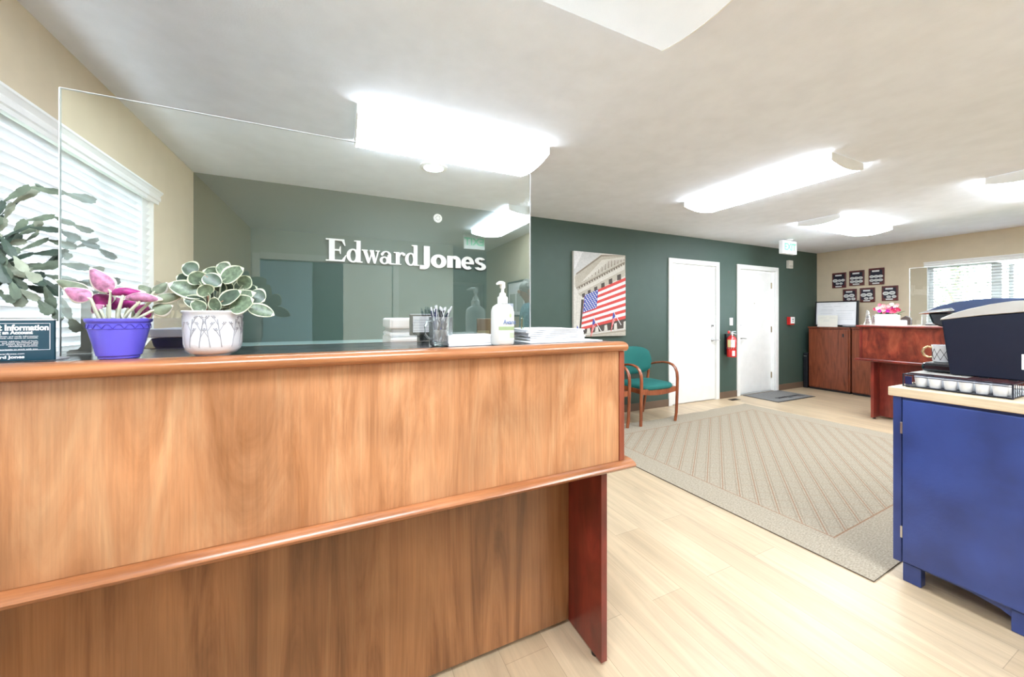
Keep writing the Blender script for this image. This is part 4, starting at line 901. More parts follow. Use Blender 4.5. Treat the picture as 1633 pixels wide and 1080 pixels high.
# dark machine behind plants
dv0, dv1 = W(228,540,1.60).x, W(330,540,1.60).x
dv = thing('desktop_scanner', 'low black desktop machine with a grey top behind the two potted plants', 'scanner', ((dv0+dv1)/2, 1.7, .7385))
b = MB(); b.box(dv0, dv1, 1.60, 1.85, .7395, 1.155); b.build('lower_body', mat('dark_blue_plastic', (.012,.03,.09), .35), dv, bevel=.006)
b = MB(); b.xz([(dv0-.005,1.158),(dv0+.02,1.198),(dv1,1.198),(dv1,1.158)], 1.60, 1.84); b.build('front_band', blackm, dv, bevel=.004)
b = MB(); b.xz([(dv0-.005,1.200),(dv0+.0,1.228),(dv1,1.228),(dv1,1.200)], 1.595, 1.84); b.build('top_cover', mat('lavender_grey_plastic', (.50,.52,.60), .4), dv, bevel=.003)

# ------------------------------------------------------------ second reception desk (far right)
r2 = thing('red_reception_desk', 'dark red cherry two-tier reception desk across the room', 'reception desk', (6.3, 1.4, 0))
ye = .55
b = MB(); b.box(5.955, 6.42, ye, 2.395, 1.135, 1.16); b.build('counter_top', redch, r2, bevel=.009, seg=3)
b = MB(); b.box(6.0, 6.40, ye+.02, 2.36, 1.1602, 1.1665); b.build('laminate_surface', mat('cream_laminate', (.62,.50,.42), .3), r2)
b = MB(); b.box(5.99, 6.01, ye+.03, 2.34, .745, 1.134); b.build('upper_panel', wood('red_cherry_mottled', ((.11,.014,.010),(.28,.045,.022),(.37,.085,.04)), (9,9,4), .3, 1.5, coat=.3, blotch=.4, bs=7), r2)
b = MB(); b.box(5.985, 6.40, 2.342, 2.368, .745, 1.134); b.build('end_post', redch, r2, bevel=.002)
b = MB(); b.box(5.925, 6.75, ye, 2.395, .713, .743); b.build('ledge', redch, r2, bevel=.009, seg=3)
b = MB(); b.box(6.10, 6.12, ye+.05, 2.215, .03, .712); b.build('modesty_panel', redch, r2)
for q_ in (2.216, ye+.02): b = MB(); b.box(5.952, 6.72, q_, q_+.029, .02, .712); b.build('side_panel', redch, r2, bevel=.002)
for yy in (2.23, ye+.035):
    for xx in (6.0, 6.65): b = MB(); b.lathe([(.015,0),(.015,.02)], (xx, yy, 0), 10); b.build('foot', blackm, r2)

# cabinets
for k, (ya, yb, lab) in enumerate([(3.09, 3.675, 'red-brown wood storage cabinet beside the green wall with a framed board on top'), (2.48, 3.07, 'red-brown wood storage cabinet half hidden behind the red reception desk')]):
    cb = thing('storage_cabinet', lab, 'cabinet', (7.72, (ya+yb)/2, 0), 'storage cabinets along the far wall')
    b = MB(); b.box(7.52, 7.965, ya, yb, .035, 1.07); b.build('body', redcab, cb, bevel=.002)
    b = MB(); b.box(7.498, 7.97, ya-.001, yb+.003, 1.071, 1.092); b.build('top', redcab, cb, bevel=.002)
    b = MB(); b.box(7.499, 7.519, ya+.02, yb-.012, .05, 1.045); b.build('door', redcab, cb, bevel=.002)
    b = MB(); b.box(7.494, 7.499, ya+.075, ya+.095, .93, .985); b.build('latch', blackm, cb)
    b = MB(); b.box(7.53, 7.95, ya+.01, yb-.01, .0, .034); b.build('plinth', blackm, cb)
bb = thing('black_waste_bin', 'slim black bin squeezed between the wood cabinet and the green wall', 'bin', (7.66, 3.715, 0))
b = MB(); b.box(7.50, 7.80, 3.688, 3.752, .002, .62); b.build('body', blackm, bb, bevel=.006)
b = MB(); b.box(7.495, 7.50, 3.70, 3.74, .56, .575); b.build('handle', silver, bb)
# framed board on cabinet, leaning
fb = thing('framed_board', 'black-framed white document board standing on the wood cabinet', 'frame', (7.70, 3.38, 1.093))
def leanbox(b, y0, y1, z0, z1, x0, t, m=0): # panel leaning back: x grows with z
    f = lambda z: x0 + .06*(z-1.093)
    b.add([(f(z0),y0,z0),(f(z0),y1,z0),(f(z1),y1,z1),(f(z1),y0,z1),(f(z0)+t,y0,z0),(f(z0)+t,y1,z0),(f(z1)+t,y1,z1),(f(z1)+t,y0,z1)], [(0,1,2,3),(7,6,5,4),(0,4,5,1),(1,5,6,2),(2,6,7,3),(3,7,4,0)], m)
b = MB(); ya, yb, za, zb_ = 3.06, 3.665, 1.108, 1.535
leanbox(b, ya, yb, za, za+.02, 7.69, .025); leanbox(b, ya, yb, zb_-.018, zb_, 7.69, .025); leanbox(b, ya, ya+.03, za+.02, zb_-.018, 7.69, .025); leanbox(b, yb-.015, yb, za+.02, zb_-.018, 7.69, .025); b.build('frame', blackm, fb)
b = MB(); leanbox(b, ya+.03, yb-.015, za+.02, zb_-.018, 7.70, .01); b.build('document', paper, fb)
b = MB()
for k, (u0, u1, v) in enumerate([(.1,.35,.9),(.55,.8,.93),(.15,.4,.8),(.45,.62,.82),(.75,.8,.82),(.12,.42,.68),(.1,.45,.62),(.5,.95,.62),(.52,.9,.5),(.52,.9,.42),(.55,.9,.34),(.52,.93,.25),(.1,.4,.5)]):
    yy1 = yb-.02-(yb-ya-.05)*u0; yy0 = yb-.02-(yb-ya-.05)*u1; z = za+.02+(zb_-za-.04)*v; leanbox(b, yy0, yy1, z, z+.004, 7.6985, .002)
b.build('printed_lines', mat('faint_grey_ink', (.55,.56,.57), .7), fb)
cd = thing('leaning_card', 'small white certificate card leaning in front of the framed board', 'card', (7.56, 3.42, 1.093))
b = MB(); leanbox(b, 3.275, 3.56, 1.094, 1.29, 7.55, .004); b.build('card', mat('ivory_card', (.84,.82,.74), .7), cd)
b = MB()
for u, v in ((.15,.8),(.3,.6),(.3,.5),(.6,.8)): leanbox(b, 3.56-.285*(u+.3), 3.56-.285*u, 1.094+.19*v, 1.098+.19*v, 7.5492, .001)
b.build('printed_lines', MATS['faint_grey_ink'], cd)
tr_ = thing('black_tray', 'flat black tray on top of the wood cabinet beside the framed board', 'tray', (7.6, 3.1, 1.093))
b = MB(); b.box(7.52, 7.80, 2.90, 3.22, 1.093, 1.112); b.build('body', blackm, tr_, bevel=.003)
b = MB(); b.box(7.54, 7.68, 3.05, 3.20, 1.1125, 1.118); o = b.build('note_paper', paper); tag(o, 'small stack of white notes lying on the black tray on the cabinet', 'paper')

# plaques
plq = [(3.339,3.538,1.778,2.044,5,'upper row, leftmost'),(3.094,3.296,1.80,2.056,6,'upper row, middle'),(2.842,3.037,1.795,2.068,6,'upper row, rightmost'),(3.193,3.383,1.51,1.746,4,'lower row, leftmost'),(2.958,3.152,1.512,1.752,4,'lower row, middle'),(2.68,2.873,1.525,1.765,4,'lower row, rightmost')]
mah = wood('mahogany', ((.05,.006,.006),(.13,.015,.015),(.17,.025,.02)), (6,20,20), .3, 1, coat=.3); navyp = mat('navy_plate', (.008,.007,.022), .35); medal = mat('silver_medallion', (.72,.73,.71), .45, var=.15, vscale=150)
for (ya, yb, za, zb_, n, lab) in plq:
    q = thing('award_plaque', 'dark wood award plaque with silver ovals on beige wall, '+lab, 'plaque', (XR, (ya+yb)/2, za), 'award plaques on the beige wall')
    b = MB(); b.box(XR-.02, XR-.001, ya, yb, za, zb_); b.build('board', mah, q, bevel=.003)
    w_, h_ = yb-ya, zb_-za
    b = MB(); b.box(XR-.0225, XR-.0195, ya+.022, yb-.022, za+.04, zb_-.03); b.build('backing_plate', navyp, q)
    b = MB(); b.box(XR-.025, XR-.0215, ya+w_*.30, yb-w_*.24, zb_-.060, zb_-.034); b.build('nameplate', medal, q); b = MB(); b.box(XR-.025, XR-.0195, ya+w_*.30, yb-w_*.26, za+.014, za+.034); b.build('nameplate', medal, q)
    if n == 6: ctrs = [(u, v, .030, .022) for v in (.50,.27) for u in (.22,.5,.78)]
    elif n == 5: ctrs = [(.24,.48,.036,.028),(.55,.48,.024,.020),(.80,.49,.026,.022),(.40,.28,.024,.018),(.66,.28,.024,.018)]
    else: ctrs = [(.27,.50,.038,.030),(.66,.52,.038,.030),(.45,.26,.028,.020),(.78,.27,.028,.022)]
    for (u, v, ry_, rz_) in ctrs:
        cy, cz = yb-w_*u, za+h_*v
        b = MB(); b.prism([(XR-.0225, cy+ry_*math.cos(2*math.pi*i/24), cz+rz_*math.sin(2*math.pi*i/24)) for i in range(24)], (-.004,0,0), 0)
        b.prism([(XR-.0264, cy+ry_*.62*math.cos(2*math.pi*i/20), cz+rz_*.28*math.sin(2*math.pi*i/20)) for i in range(20)], (-.0005,0,0), 1)
        b.build('medallion', [medal, mat('engraving_grey', (.33,.33,.32), .6)], q)

# on the second desk
fp = thing('flower_arrangement', 'pink and white flowers in a white box on the red reception desk', 'flowers', (6.22, 2.17, 1.167))
b = MB(); b.box(6.17, 6.27, 2.085, 2.285, 1.1675, 1.300); b.build('planter', mat('planter_white', (.85,.84,.80), .5), fp, bevel=.004)
b = MB()
for k in range(3):
    z = 1.275-.035*k
    for j in range(7): b.box(6.168, 6.1705, 2.255-.021*j-.014, 2.255-.021*j, z-.009-.003*(j % 2), z)
b.build('planter_text', mat('grey_script', (.62,.60,.60), .7), fp)
rnd = random.Random(12); fm = [mat('pale_pink_petal', (.86,.52,.52), .6), mat('white_petal', (.88,.82,.78), .6), mat('magenta_petal', (.62,.02,.42), .5), mat('rose_petal', (.70,.05,.16), .5), mat('pink_petal', (.82,.25,.36), .6)]
fl_c = [(-.115,.05,3),(-.10,.035,1),(-.06,.02,2),(-.02,.03,0),(.02,.02,2),(.06,.035,3),(.10,.03,3),(.11,.04,3),(.08,.01,3),(-.08,.06,1),(-.05,.07,1),(-.01,.08,0),(.03,.09,0),(.07,.09,1),(.05,.06,2),(.0,.055,4),(-.03,.10,0),(.09,.10,0),(.04,.12,1),(-.07,.11,4),(.02,.05,4),(-.04,.045,0),(.07,.065,0),(-.02,.0,4),(.05,.005,4)]
b2 = MB()
for i, (u, v, mi) in enumerate(fl_c):
    c = Vector((6.20+rnd.uniform(-.035,.04), 2.18-u*.95, 1.322+v*.85)); b = MB()
    for k in range(7):
        a = 2*math.pi*k/7; d_ = Vector((-.45+.25*rnd.random(), math.cos(a), math.sin(a)+.25)).normalized(); b.leaf(c, c+d_*.026, (-1,0,.2), .020, cup=.3, bend=-.25, nu=4, mt=0, mb=0, shape=1.15)
    b.ball(c+Vector((-.004,0,0)), .007, 8, 6); b.build('flower', fm[mi], fp, smooth=60)
for k in range(26):
    a = rnd.uniform(0,6.28); c = Vector((6.22, 2.18+rnd.uniform(-.08,.08), 1.295)); t_ = c+Vector((rnd.uniform(-.06,.04), rnd.uniform(-.10,.10), rnd.uniform(.0,.075))); b2.leaf(c, t_, (-.6,0,1), .018, nu=5, mt=0, mb=0)
b2.build('foliage', mat('deep_leaf_green', (.04,.13,.03), .5), fp, smooth=60)
crystal = mat('crystal', (.93,.95,.95), .04, trans=.85)
for k, (yc, hgt, wd, lab) in enumerate([(2.375,.185,.052,'tall clear crystal award on the red reception desk'),(2.318,.12,.045,'shorter clear crystal award beside the white planter')]):
    q = thing('crystal_award', lab, 'award', (6.22, yc, 1.167), 'crystal awards on the red desk')
    b = MB(); z = 1.1675; h2 = wd/2; vs = [(6.22-h2,yc-h2,z+.012),(6.22+h2,yc-h2,z+.012),(6.22+h2,yc+h2,z+.012),(6.22-h2,yc+h2,z+.012)]
    tp = [(6.22-h2*.35,yc-h2*.35,z+hgt*.95),(6.22+h2*.35,yc-h2*.35,z+hgt*.95),(6.22+h2*.35,yc+h2*.35,z+hgt),(6.22-h2*.35,yc+h2*.35,z+hgt)]
    b.add(vs+tp, [(3,2,1,0),(4,5,6,7),(0,1,5,4),(1,2,6,5),(2,3,7,6),(3,0,4,7)]); b.build('shaft', crystal, q, bevel=.002)
    b = MB(); b.box(6.22-h2-.004, 6.22+h2+.004, yc-h2-.004, yc+h2+.004, z, z+.011); b.build('base', crystal, q, bevel=.001)
q = thing('dark_house_ornament', 'small dark dome-topped ornament on the red reception desk', 'ornament', (6.27, 2.03, 1.167))
b = MB(); b.box(6.25, 6.30, 1.990, 2.075, 1.1675, 1.235); b.build('body', mat('dark_brown_ceramic', (.07,.045,.04), .6), q, bevel=.003)
b = MB(); b.yz([(1.987,1.2355),(2.078,1.2355),(2.066,1.255),(2.045,1.267),(2.033,1.278),(2.020,1.267),(1.999,1.255)], 6.248, 6.302); b.build('roof', MATS['dark_brown_ceramic'], q)
q = thing('business_card_box', 'small white card box in front of the dark ornament on the red desk', 'box', (6.2, 2.06, 1.167))
b = MB(); b.box(6.115, 6.155, 1.985, 2.115, 1.1675, 1.221); b.build('box', paper, q, bevel=.002)
b = MB(); b.box(6.12, 6.15, 1.99, 2.11, 1.2215, 1.226); b.build('cards', MATS['booklet_white'], q)
q = thing('acrylic_card_stand', 'thin clear acrylic stand on the red desk near the coffee maker', 'card stand', (6.2, 1.83, 1.167))
b = MB(); b.box(6.19, 6.194, 1.835, 1.875, 1.1675, 1.31); b.box(6.15, 6.24, 1.82, 1.89, 1.1675, 1.172); b.build('stand', crystal, q)
q = thing('stapler', 'small black stapler on the red desk beside the coffee maker', 'stapler', (6.15, 1.76, 1.167))
b = MB(); b.box(6.13, 6.17, 1.70, 1.83, 1.1675, 1.177); b.build('base', blackm, q, bevel=.003)
b = MB(); b.yz([(1.70,1.18),(1.83,1.18),(1.83,1.19),(1.80,1.198),(1.71,1.192)], 6.135, 6.165); b.build('arm', silver, q, bevel=.003)
s2_ = thing('desk_shield', 'clear acrylic shield standing on the red reception desk', 'shield', (6.33, 1.5, 1.167))
b = MB(); b.box(6.33, 6.336, 1.0, 2.02, 1.1675, 1.86); b.build('acrylic_sheet', glass2, s2_)
b = MB(); b.box(6.3285, 6.3375, 2.0205, 2.0235, 1.1675, 1.86); b.box(6.3285, 6.3375, 1.0, 2.02, 1.8605, 1.863); b.box(6.3285, 6.3375, 2.02, 2.0215, 1.1675, 1.86); b.build('polished_edge', edgem, s2_)

# ------------------------------------------------------------ blue cabinet and coffee corner
navyc = mat('blue_cabinet_paint', (.03,.06,.24), .32, bump=.25, bscale=60, var=.25, vscale=5, coat=.15)
butcher = wood('butcher_block', ((.60,.46,.30),(.72,.58,.40),(.80,.67,.49)), (14, 1.6, 14), .4, 1, blotch=.08)
bc = thing('blue_cabinet', 'blue-painted low cabinet with a pale wood top at the right edge', 'cabinet', (2.8, .4, 0))
ys = -.05; yE = .84; xF = 2.45; xB = 3.02
b = MB(); b.box(xF-.022, xB+.02, ys, yE+.012, .885, .928); b.build('wood_top', butcher, bc, bevel=.004)
b = MB(); b.box(xF, xB, ys+.01, yE-.032, .09, .884); b.build('body', navyc, bc, bevel=.002)
b = MB(); b.box(xF-.003, xB-.01, yE-.031, yE, .085, .884); b.build('corner_frame', navyc, bc, bevel=.003)
b = MB(); b.box(xF-.018, xF-.001, ys+.02, yE-.038, .10, .872); b.build('door', navyc, bc, bevel=.003)
for z in (.735, .235): b = MB(); b.box(xF-.010, xF-.0035, yE-.036, yE-.028, z-.028, z+.028); b.build('hinge', silver, bc, bevel=.001)
for (yy, xx) in ((yE-.095, xF), (yE-.095, xB-.06), (ys+.02, xF), (ys+.02, xB-.06), (.43, xF)): b = MB(); b.box(xx+.002, xx+.05, yy, yy+.062, 0, .089); b.build('leg', navyc, bc, bevel=.003)
b = MB(); b.yz([(.49,.089),(.745,.089),(.745,.083),(.6,.080),(.52,.066),(.49,.05)], xF+.012, xF+.03); b.build('apron', navyc, bc)
# pod tray
ty0, ty1, tx0, tx1, tz0, tz1 = .495, .818, 2.492, 2.84, .930, .992
wire = mat('black_wire', (.015,.017,.03), .35)
pt_ = thing('pod_drawer', 'black wire coffee pod drawer under the coffee maker on the wood top', 'tray', ((tx0+tx1)/2, (ty0+ty1)/2, .929))
b = MB()
def wr(*p, r=.0022): b.tube(list(p), r, 6)
for z in (tz0+.004, tz1-.003):
    wr((tx0,ty0,z),(tx1,ty0,z)); wr((tx0,ty1,z),(tx1,ty1,z)); wr((tx0,ty0,z),(tx0,ty1,z)); wr((tx1,ty0,z),(tx1,ty1,z))
wr((tx0,ty0,tz1-.012),(tx0,ty1,tz1-.012), r=.0014)
for x in (tx0, tx1):
    for y in (ty0, ty1): wr((x,y,tz0),(x,y,tz1), r=.003)
for k in range(1, 12): x = tx0+(tx1-tx0)*k/12; wr((x,ty0,tz0+.004),(x,ty0,tz1-.003), r=.0013); wr((x,ty1,tz0+.004),(x,ty1,tz1-.003), r=.0013)
for z in (tz0+.02, tz0+.036): wr((tx0,ty0,z),(tx1,ty0,z), r=.0013)
b.build('wire_frame', wire, pt_)
b = MB(); 
for k in range(9): x = tx0+.010+.0375*k; b.box(x, x+.003, ty0, ty1, tz1-.0022, tz1)
b.build('top_grid', wire, pt_)
b = MB(); b.box(tx0+.07, tx1-.003, ty0+.14, ty1-.003, tz1, tz1+.0015); b.build('top_plate', mat('warm_grey_plate', (.45,.43,.40), .35), pt_)
b = MB(); b.box(tx0+.004, tx1-.004, ty0+.004, ty1-.004, tz0+.002, tz0+.004); b.build('drawer_floor', wire, pt_)
b = MB(); b.box(tx0-.001, tx0+.002, ty1-.03, ty1-.006, tz0+.012, tz1-.012); b.build('side_plate', navy, pt_)
for x in (tx0+.012, tx1-.012):
    for y in (ty0+.012, ty1-.012): b = MB(); b.lathe([(.008,0),(.008,.003)], (x,y,.9285), 12); b.build('foot', blackm, pt_)
podm = mat('pod_white', (.93,.94,.97), .35)
ordn = ['leftmost','second from left','third from left','fourth from left','fifth from left','rightmost']
pod0 = None
for row in range(2):
    for k in range(6):
        loc = Vector((tx0+.030+.052*row, ty1-.052-.0465*k, tz0+.0045))
        lab = 'white coffee pod, %s in the %s row of the wire drawer' % (ordn[k], 'front' if row == 0 else 'second')
        if pod0 is None:
            pod0 = thing('coffee_pod', lab, 'coffee pod', loc, 'coffee pods in the drawer')
            b = MB(); b.lathe([(.0165,0),(.018,.002),(.0212,.036),(.0217,.0455)], loc, 28); b.build('cup', podm, pod0, smooth=40)
            b = MB(); b.lathe([(.0220,.0455),(.0230,.0463),(.0230,.0475),(.0220,.048)], loc, 28); b.build('lid', mat('pod_lid', (.35,.36,.42), .4), pod0, smooth=40)
        else: dup(pod0, loc, lab)
# coffee maker (front faces +Y)
kx0, kx1 = 2.615, 2.865; zk = tz1+.004
km = thing('coffee_maker', 'black and silver single-cup coffee maker on the pod drawer', 'coffee maker', ((kx0+kx1)/2, .55, zk))
kblk = mat('coffee_maker_black', (.006,.009,.024), .45, bump=.1, bscale=500, spec=.25, coat=.15); kblk.node_tree.nodes['Principled BSDF'].inputs['Coat Roughness'].default_value = .25
body = [(.700,zk),(.728,1.252),(.70,1.262),(.45,1.292),(.385,1.285),(.365,1.20),(.375,zk)]
b = MB(); b.yz(body, kx0, kx0+.032); b.yz(body, kx1-.032, kx1); b.yz([(.655,zk),(.655,1.24),(.45,1.28),(.39,1.275),(.372,1.2),(.38,zk)], kx0+.032, kx1-.032); b.build('body', kblk, km, bevel=.006, seg=3)
b = MB(); sv = [(.731,1.253),(.728,1.262),(.690,1.285),(.64,1.306),(.58,1.325),(.52,1.337),(.46,1.340),(.41,1.328),(.378,1.305),(.372,1.287),(.45,1.294),(.60,1.276)]
b.yz(sv, kx0-.004, kx0+.030); b.build('silver_shoulder', mat('satin_silver', (.60,.58,.55), .35, metal=.7), km, bevel=.003)
b = MB(); b.yz(sv, kx1-.030, kx1+.004); b.build('silver_shoulder', MATS['satin_silver'], km, bevel=.003)
b = MB(); lid = [(.787,1.292),(.785,1.300),(.75,1.320),(.70,1.337),(.64,1.349),(.58,1.353),(.51,1.350),(.44,1.338),(.40,1.315),(.46,1.298),(.62,1.285)]
b.yz(lid, kx0+.033, kx1-.033); b.build('lid', mat('lid_slate', (.05,.075,.16), .22, coat=.4), km, bevel=.005, seg=3)
b = MB(); hd = [(.783,1.289),(.768,1.235),(.745,1.222),(.715,1.215),(.658,1.214),(.658,1.287)]
b.yz(hd, kx0+.036, kx1-.036); b.build('brew_head', blackg, km, bevel=.008, seg=3)
b = MB(); hz = [(.700,1.312),(.74,1.306),(.79,1.296),(.812,1.286),(.812,1.281),(.79,1.286),(.74,1.291),(.69,1.297)]
b.yz(hz, kx0+.022, kx1-.022); b.build('handle', chrome, km, bevel=.003)
b = MB(); b.box(kx0+.035, kx1-.035, .656, .806, zk+.001, 1.038); b.build('drip_base', blackg, km, bevel=.012, seg=3)
b = MB(); b.box(kx0+.05, kx1-.05, .69, .796, 1.0385, 1.0405); b.build('drip_grate', mat('grey_grate', (.25,.25,.26), .35, metal=.6), km)
b = MB(); b.box(kx0-.0008, kx0+.001, .455, .497, 1.045, 1.11); b.build('sticker', paper, km)
for y_ in (.68,.60,.52,.44): b = MB(); b.box(kx0+.004, kx0+.02, y_-.012, y_+.012, tz1+.0004, zk+.002); b.build('foot', blackm, km)
# mug
m0 = Vector((2.735, .753, 1.0408))
mg = thing('patterned_mug', 'white mug with black lattice pattern and gold handle under the coffee maker', 'mug', m0)
mugm = mat('mug_white', (.84,.85,.88), .15, coat=.5)
b = MB(); b.lathe([(.030,0),(.036,.003),(.0375,.012),(.0385,.075),(.041,.083),(.0415,.086),(.039,.086),(.036,.078),(.034,.01),(.01,.006)], m0, 36); b.build('cup', mugm, mg, smooth=45)
b = MB()
def mp_(a, z): r_ = .0378+.001*z/.08+.0003; return (m0.x+r_*math.cos(a), m0.y+r_*math.sin(a), m0.z+z)
for k in range(10):
    a = 2*math.pi*k/10; da = 2*math.pi/10
    for s_ in (1,-1): b.tube([mp_(a+s_*da*t, .014+.052*t) for t in (0,.25,.5,.75,1)], .0009, 5)
    for z, t in ((.014,0),(.040,.5),(.066,0)): b.ball(mp_(a+da*t, z), .0018, 6, 4)
b.build('lattice_pattern', black_ink, mg)
b = MB(); b.tube([(m0.x-.006,m0.y+.036,m0.z+.072),(m0.x-.010,m0.y+.050,m0.z+.076),(m0.x-.012,m0.y+.064,m0.z+.066),(m0.x-.012,m0.y+.069,m0.z+.048),(m0.x-.012,m0.y+.063,m0.z+.030),(m0.x-.008,m0.y+.048,m0.z+.022),(m0.x-.004,m0.y+.036,m0.z+.024)], .0055, 10, up=(1,0,0)); b.build('handle', mat('polished_gold', (.75,.55,.32), .1, metal=1), mg, smooth=60)

# ------------------------------------------------------------ behind the viewer (shows in the shield)
def rear_door(name, x0, x1, y, h, leafs, m):
    root = struct(bpy.data.objects.new(name, None)); C.objects.link(root); root.location = ((x0+x1)/2, y, 0)
    t = .085; b = MB()
    b.box(x0-t*.6, x0+t*.4, y, y+.02, 0, h+t*.4); b.box(x1-t*.4, x1+t*.6, y, y+.02, 0, h+t*.4); b.box(x0+t*.4, x1-t*.4, y, y+.02, h-t*.4, h+t*.6); b.build('door_frame', trimw, root, bevel=.004)
    for (a, c, yy) in leafs:
        b = MB(); b.box(a, c, yy-.035, yy, .01, h-.04)
        w_ = (c-a)
        for (u0, u1) in ((.14,.46),(.54,.86)):
            for (z0, z1) in ((.12,.85),(.98,1.88)):
                X0, X1 = a+w_*u0, a+w_*u1
                b.box(X0, X1, yy, yy+.006, z0, z0+.02); b.box(X0, X1, yy, yy+.006, z1-.02, z1); b.box(X0, X0+.02, yy, yy+.006, z0+.02, z1-.02); b.box(X1-.02, X1, yy, yy+.006, z0+.02, z1-.02); b.box(X0+.045, X1-.045, yy, yy+.004, z0+.045, z1-.045)
        b.build('door_panel', m, root)
    return root
rear_door('door_3', -1.02, .74, -3.34, 2.08, [(.02,.70,-3.35)], white)
rear_door('door_4', 2.45, 3.25, -6.40, 2.08, [(2.49,3.21,-6.39)], white)
b = MB(); b.box(-1.0, -.38, -3.44, -3.40, .01, 2.03); o = struct(b.build('door_5', mat('blue_grey_door', (.30,.45,.58), .5)))
pf = thing('framed_picture', 'dark-framed document print on the beige partition, seen mirrored in the shield', 'picture', (2.37, -2.3, 1.3))
b = MB(); ya, yb, za, zb_ = -2.72, -2.10, 1.27, 1.80
b.box(2.345, 2.369, ya, yb, za, za+.025); b.box(2.345, 2.369, ya, yb, zb_-.025, zb_); b.box(2.345, 2.369, ya, ya+.025, za+.025, zb_-.025); b.box(2.345, 2.369, yb-.025, yb, za+.025, zb_-.025); b.build('frame', blackm, pf)
b = MB(); b.box(2.352, 2.368, ya+.025, yb-.025, za+.025, zb_-.025, 0); b.box(2.351, 2.352, ya+.1, yb-.1, zb_-.16, zb_-.08, 1); b.box(2.351, 2.352, ya+.08, yb-.35, za+.07, zb_-.19, 2); b.box(2.351, 2.352, ya+.32, yb-.08, za+.07, zb_-.19, 2)
b.build('document', [paper, MATS['booklet_white'], mat('print_grey', (.40,.42,.40), .6)], pf)

# person, seen mirrored at the right end of the shield
def skin(name, verts, edges, m, parent, sub=2):
    me = bpy.data.meshes.new(name); me.from_pydata([tuple(Vector(v[:3])) for v in verts], edges, []); o = bpy.data.objects.new(name, me); C.objects.link(o)
    o.modifiers.new('skin', 'SKIN'); 
    for i, v in enumerate(verts): sv = me.skin_vertices[0].data[i]; sv.radius = v[3] if isinstance(v[3], tuple) else (v[3], v[3]); sv.use_root = (i == 0)
    s_ = o.modifiers.new('sub', 'SUBSURF'); s_.levels = sub; s_.render_levels = sub
    bpy.context.view_layer.update(); nm = bpy.data.meshes.new_from_object(o.evaluated_get(bpy.context.evaluated_depsgraph_get())); bpy.data.objects.remove(o)
    nm.materials.clear(); nm.materials.append(m)
    for p_ in nm.polygons: p_.use_smooth = True; p_.material_index = 0
    o = bpy.data.objects.new(name, nm); C.objects.link(o); o.parent = parent; return o
pe = thing('person', 'grey-haired person in a light blue patterned shirt looking down, mirrored in the shield', 'person', (1.93, -1.12, 0))
pe.rotation_euler = (0, 0, R(100))   # local +Y is where the person faces
skinm = mat('skin', (.50,.30,.22), .5); shirt = mat('blue_check_shirt', (.16,.33,.42), .8, var=.4, vscale=50); trous = mat('dark_trousers', (.03,.035,.05), .8); hairm = mat('grey_hair', (.36,.35,.33), .8, bump=1, bscale=150)
# body: pelvis root, spine, neck, head, arms, legs
V = [(0,0,.92,.09),(0,.0,1.08,.10),(0,.01,1.24,.12),(0,.01,1.36,.09),(0,.03,1.42,.05),(0,.05,1.47,.05),(0,.07,1.53,(.070,.085)),(0,.08,1.59,(.065,.08)),
     (.16,.0,1.35,.052),(.21,.05,1.10,.040),(.13,.27,1.08,.030),(.10,.33,1.09,.024),(-.16,.0,1.35,.052),(-.21,.05,1.10,.040),(-.13,.27,1.08,.030),(-.10,.33,1.09,.024),
     (.09,0,.84,.085),(.10,.02,.48,.055),(.10,-.02,.09,.035),(.10,.10,.03,.030),(-.09,0,.84,.085),(-.10,.02,.48,.055),(-.10,-.02,.09,.035),(-.10,.10,.03,.030)]
Eg = [(0,1),(1,2),(2,3),(3,4),(4,5),(5,6),(6,7),(3,8),(8,9),(9,10),(10,11),(3,12),(12,13),(13,14),(14,15),(0,16),(16,17),(17,18),(18,19),(0,20),(20,21),(21,22),(22,23)]
# five fingers per hand, closing round the phone
for hnd, sx in ((11,1),(15,-1)):
    hx_, hy_, hz_ = V[hnd][:3]
    for f in range(4):
        i = len(V); V.append((hx_-sx*.02, hy_+.035, hz_+.022-.016*f, .009)); V.append((hx_-sx*.045, hy_+.060-.004*f, hz_+.020-.016*f, .008)); V.append((hx_-sx*.072, hy_+.052, hz_+.020-.016*f, .007)); Eg += [(hnd,i),(i,i+1),(i+1,i+2)]
    i = len(V); V.append((hx_-sx*.025, hy_+.005, hz_+.035, .010)); V.append((hx_-sx*.050, hy_+.020, hz_+.045, .008)); Eg += [(hnd,i),(i,i+1)]
bodyo = skin('body', V, Eg, skinm, pe)
b = MB(); b.ball((0,.155,1.545),(.013,.02,.022),10,8); o = b.build('nose', skinm, None, smooth=60); o.parent = pe
b = MB()
for sx in (-1,1): b.ball((sx*.032,.142,1.565),(.012,.008,.008),10,6)
o = b.build('eyes', mat('eye_white', (.6,.6,.6), .2), None, smooth=60); o.parent = pe
b = MB(); b.ball((0,.142,1.505),(.024,.008,.006),10,6); o = b.build('mouth', mat('lips', (.42,.16,.14), .5), None, smooth=60); o.parent = pe
b = MB()
for sx in (-1,1): b.ball((sx*.078,.06,1.55),(.010,.02,.030),10,8)
o = b.build('ears', skinm, None, smooth=60); o.parent = pe
b = MB(); rnd = random.Random(4); b.ball((0,.045,1.585),(.090,.105,.090),20,12)
for k in range(40):
    a = rnd.uniform(0,6.28); e = rnd.uniform(-.1,1.4); r_ = .09; c = (r_*math.cos(e)*math.cos(a), .04+r_*1.15*math.cos(e)*math.sin(a), 1.585+r_*math.sin(e))
    if c[1] < .10: b.ball(c, .022, 8, 6)
o = b.build('hair', hairm, None, smooth=70); o.parent = pe
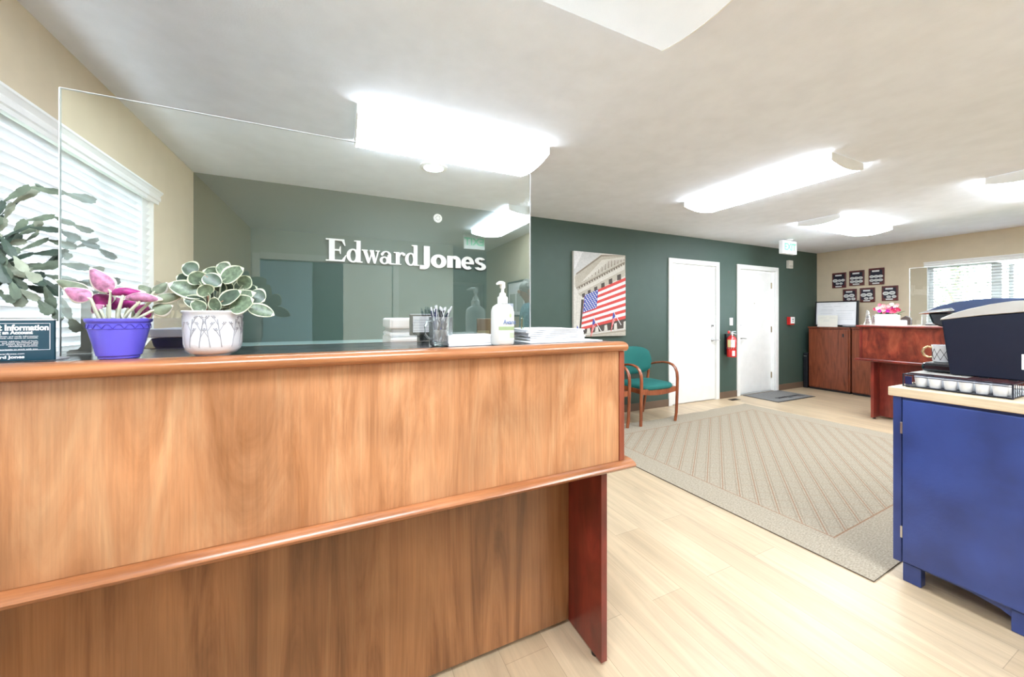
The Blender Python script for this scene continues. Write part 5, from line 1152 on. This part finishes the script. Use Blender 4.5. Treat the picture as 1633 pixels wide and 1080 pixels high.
SV = [(0,0,.80,.165),(0,.0,.98,.16),(0,.005,1.12,.155),(0,.01,1.26,.15),(0,.01,1.37,.10),(0,.025,1.41,.062),(.17,.0,1.35,.070),(.215,.05,1.10,.056),(.15,.22,1.083,.045),(-.17,.0,1.35,.070),(-.215,.05,1.10,.056),(-.15,.22,1.083,.045)]
skin('shirt', SV, [(0,1),(1,2),(2,3),(3,4),(4,5),(4,6),(6,7),(7,8),(4,9),(9,10),(10,11)], shirt, pe)
TV = [(0,0,.98,.12),(0,0,.90,.13),(.095,0,.80,.095),(.10,.02,.48,.075),(.10,-.02,.07,.062),(-.095,0,.80,.095),(-.10,.02,.48,.075),(-.10,-.02,.07,.062)]
skin('trousers', TV, [(0,1),(1,2),(2,3),(3,4),(1,5),(5,6),(6,7)], trous, pe)
for sx in (-1,1): b = MB(); b.ball((sx*.10,.04,.045),(.045,.13,.044),16,8); o = b.build('shoe', blackm, None, smooth=60); o.parent = pe
ph = thing('phone', 'dark phone held in both hands of the grey-haired person', 'phone', (0,0,0))
b = MB(); b.box(-.035,.035,.345,.353,1.06,1.19); o = b.build('phone_body', blackg, None, bevel=.003); o.parent = ph
ph.location = pe.location; ph.rotation_euler = pe.rotation_euler

# ------------------------------------------------------------ outside
grass = mat('outdoor_ground', (.25,.27,.18), .9, var=.3, vscale=2)
b = MB(); b.box(XR+.3, 30, -14, 18, -.35, -.25); b.box(-30, XL-.3, -14, 18, -.35, -.25); struct(b.build('outdoor_ground', grass))
bark = mat('bark', (.20,.16,.13), .9, bump=.6, bscale=30); leafg = mat('outdoor_leaf', (.20,.30,.12), .7, var=.3, vscale=3)
def tree(x, y, h, seed, label):
    root = thing('garden_tree', label, 'tree', (x, y, -.25), 'trees outside the far window')
    rd_ = random.Random(seed); b = MB(); b.tube([(x,y,-.25),(x+.05,y+.03,h*.4),(x,y+.1,h)], [.12,.09,.04], 8); fb_ = MB()
    for k in range(16):
        z = h*.25+h*.7*rd_.random(); a = rd_.uniform(0,6.28); L_ = rd_.uniform(.9,1.9)
        e = Vector((x+L_*math.cos(a), y+L_*math.sin(a), z+rd_.uniform(.2,.9))); s_ = Vector((x,y+.05,z)); b.tube([s_, s_.lerp(e,.5)+Vector((0,0,.08)), e], [.035,.022,.008], 6)
        for q_ in range(60):
            c = s_.lerp(e, rd_.uniform(.3,1.05))+Vector((rd_.gauss(0,.18), rd_.gauss(0,.18), rd_.gauss(0,.18))); d_ = Vector((rd_.uniform(-1,1), rd_.uniform(-1,1), rd_.uniform(-1,.4))).normalized()
            fb_.leaf(c, c+d_*.11, (rd_.uniform(-1,1), rd_.uniform(-1,1), 1.2), .05, nu=3, mt=0, mb=0)
    b.build('trunk', bark, root, smooth=50); fb_.build('foliage', leafg, root)
tree(13.2, 3.4, 4.0, 1, 'pale leafy garden tree outside the far window, nearer the window edge')
tree(17.5, .6, 5.4, 2, 'pale leafy garden tree outside the far window, behind the coffee maker')
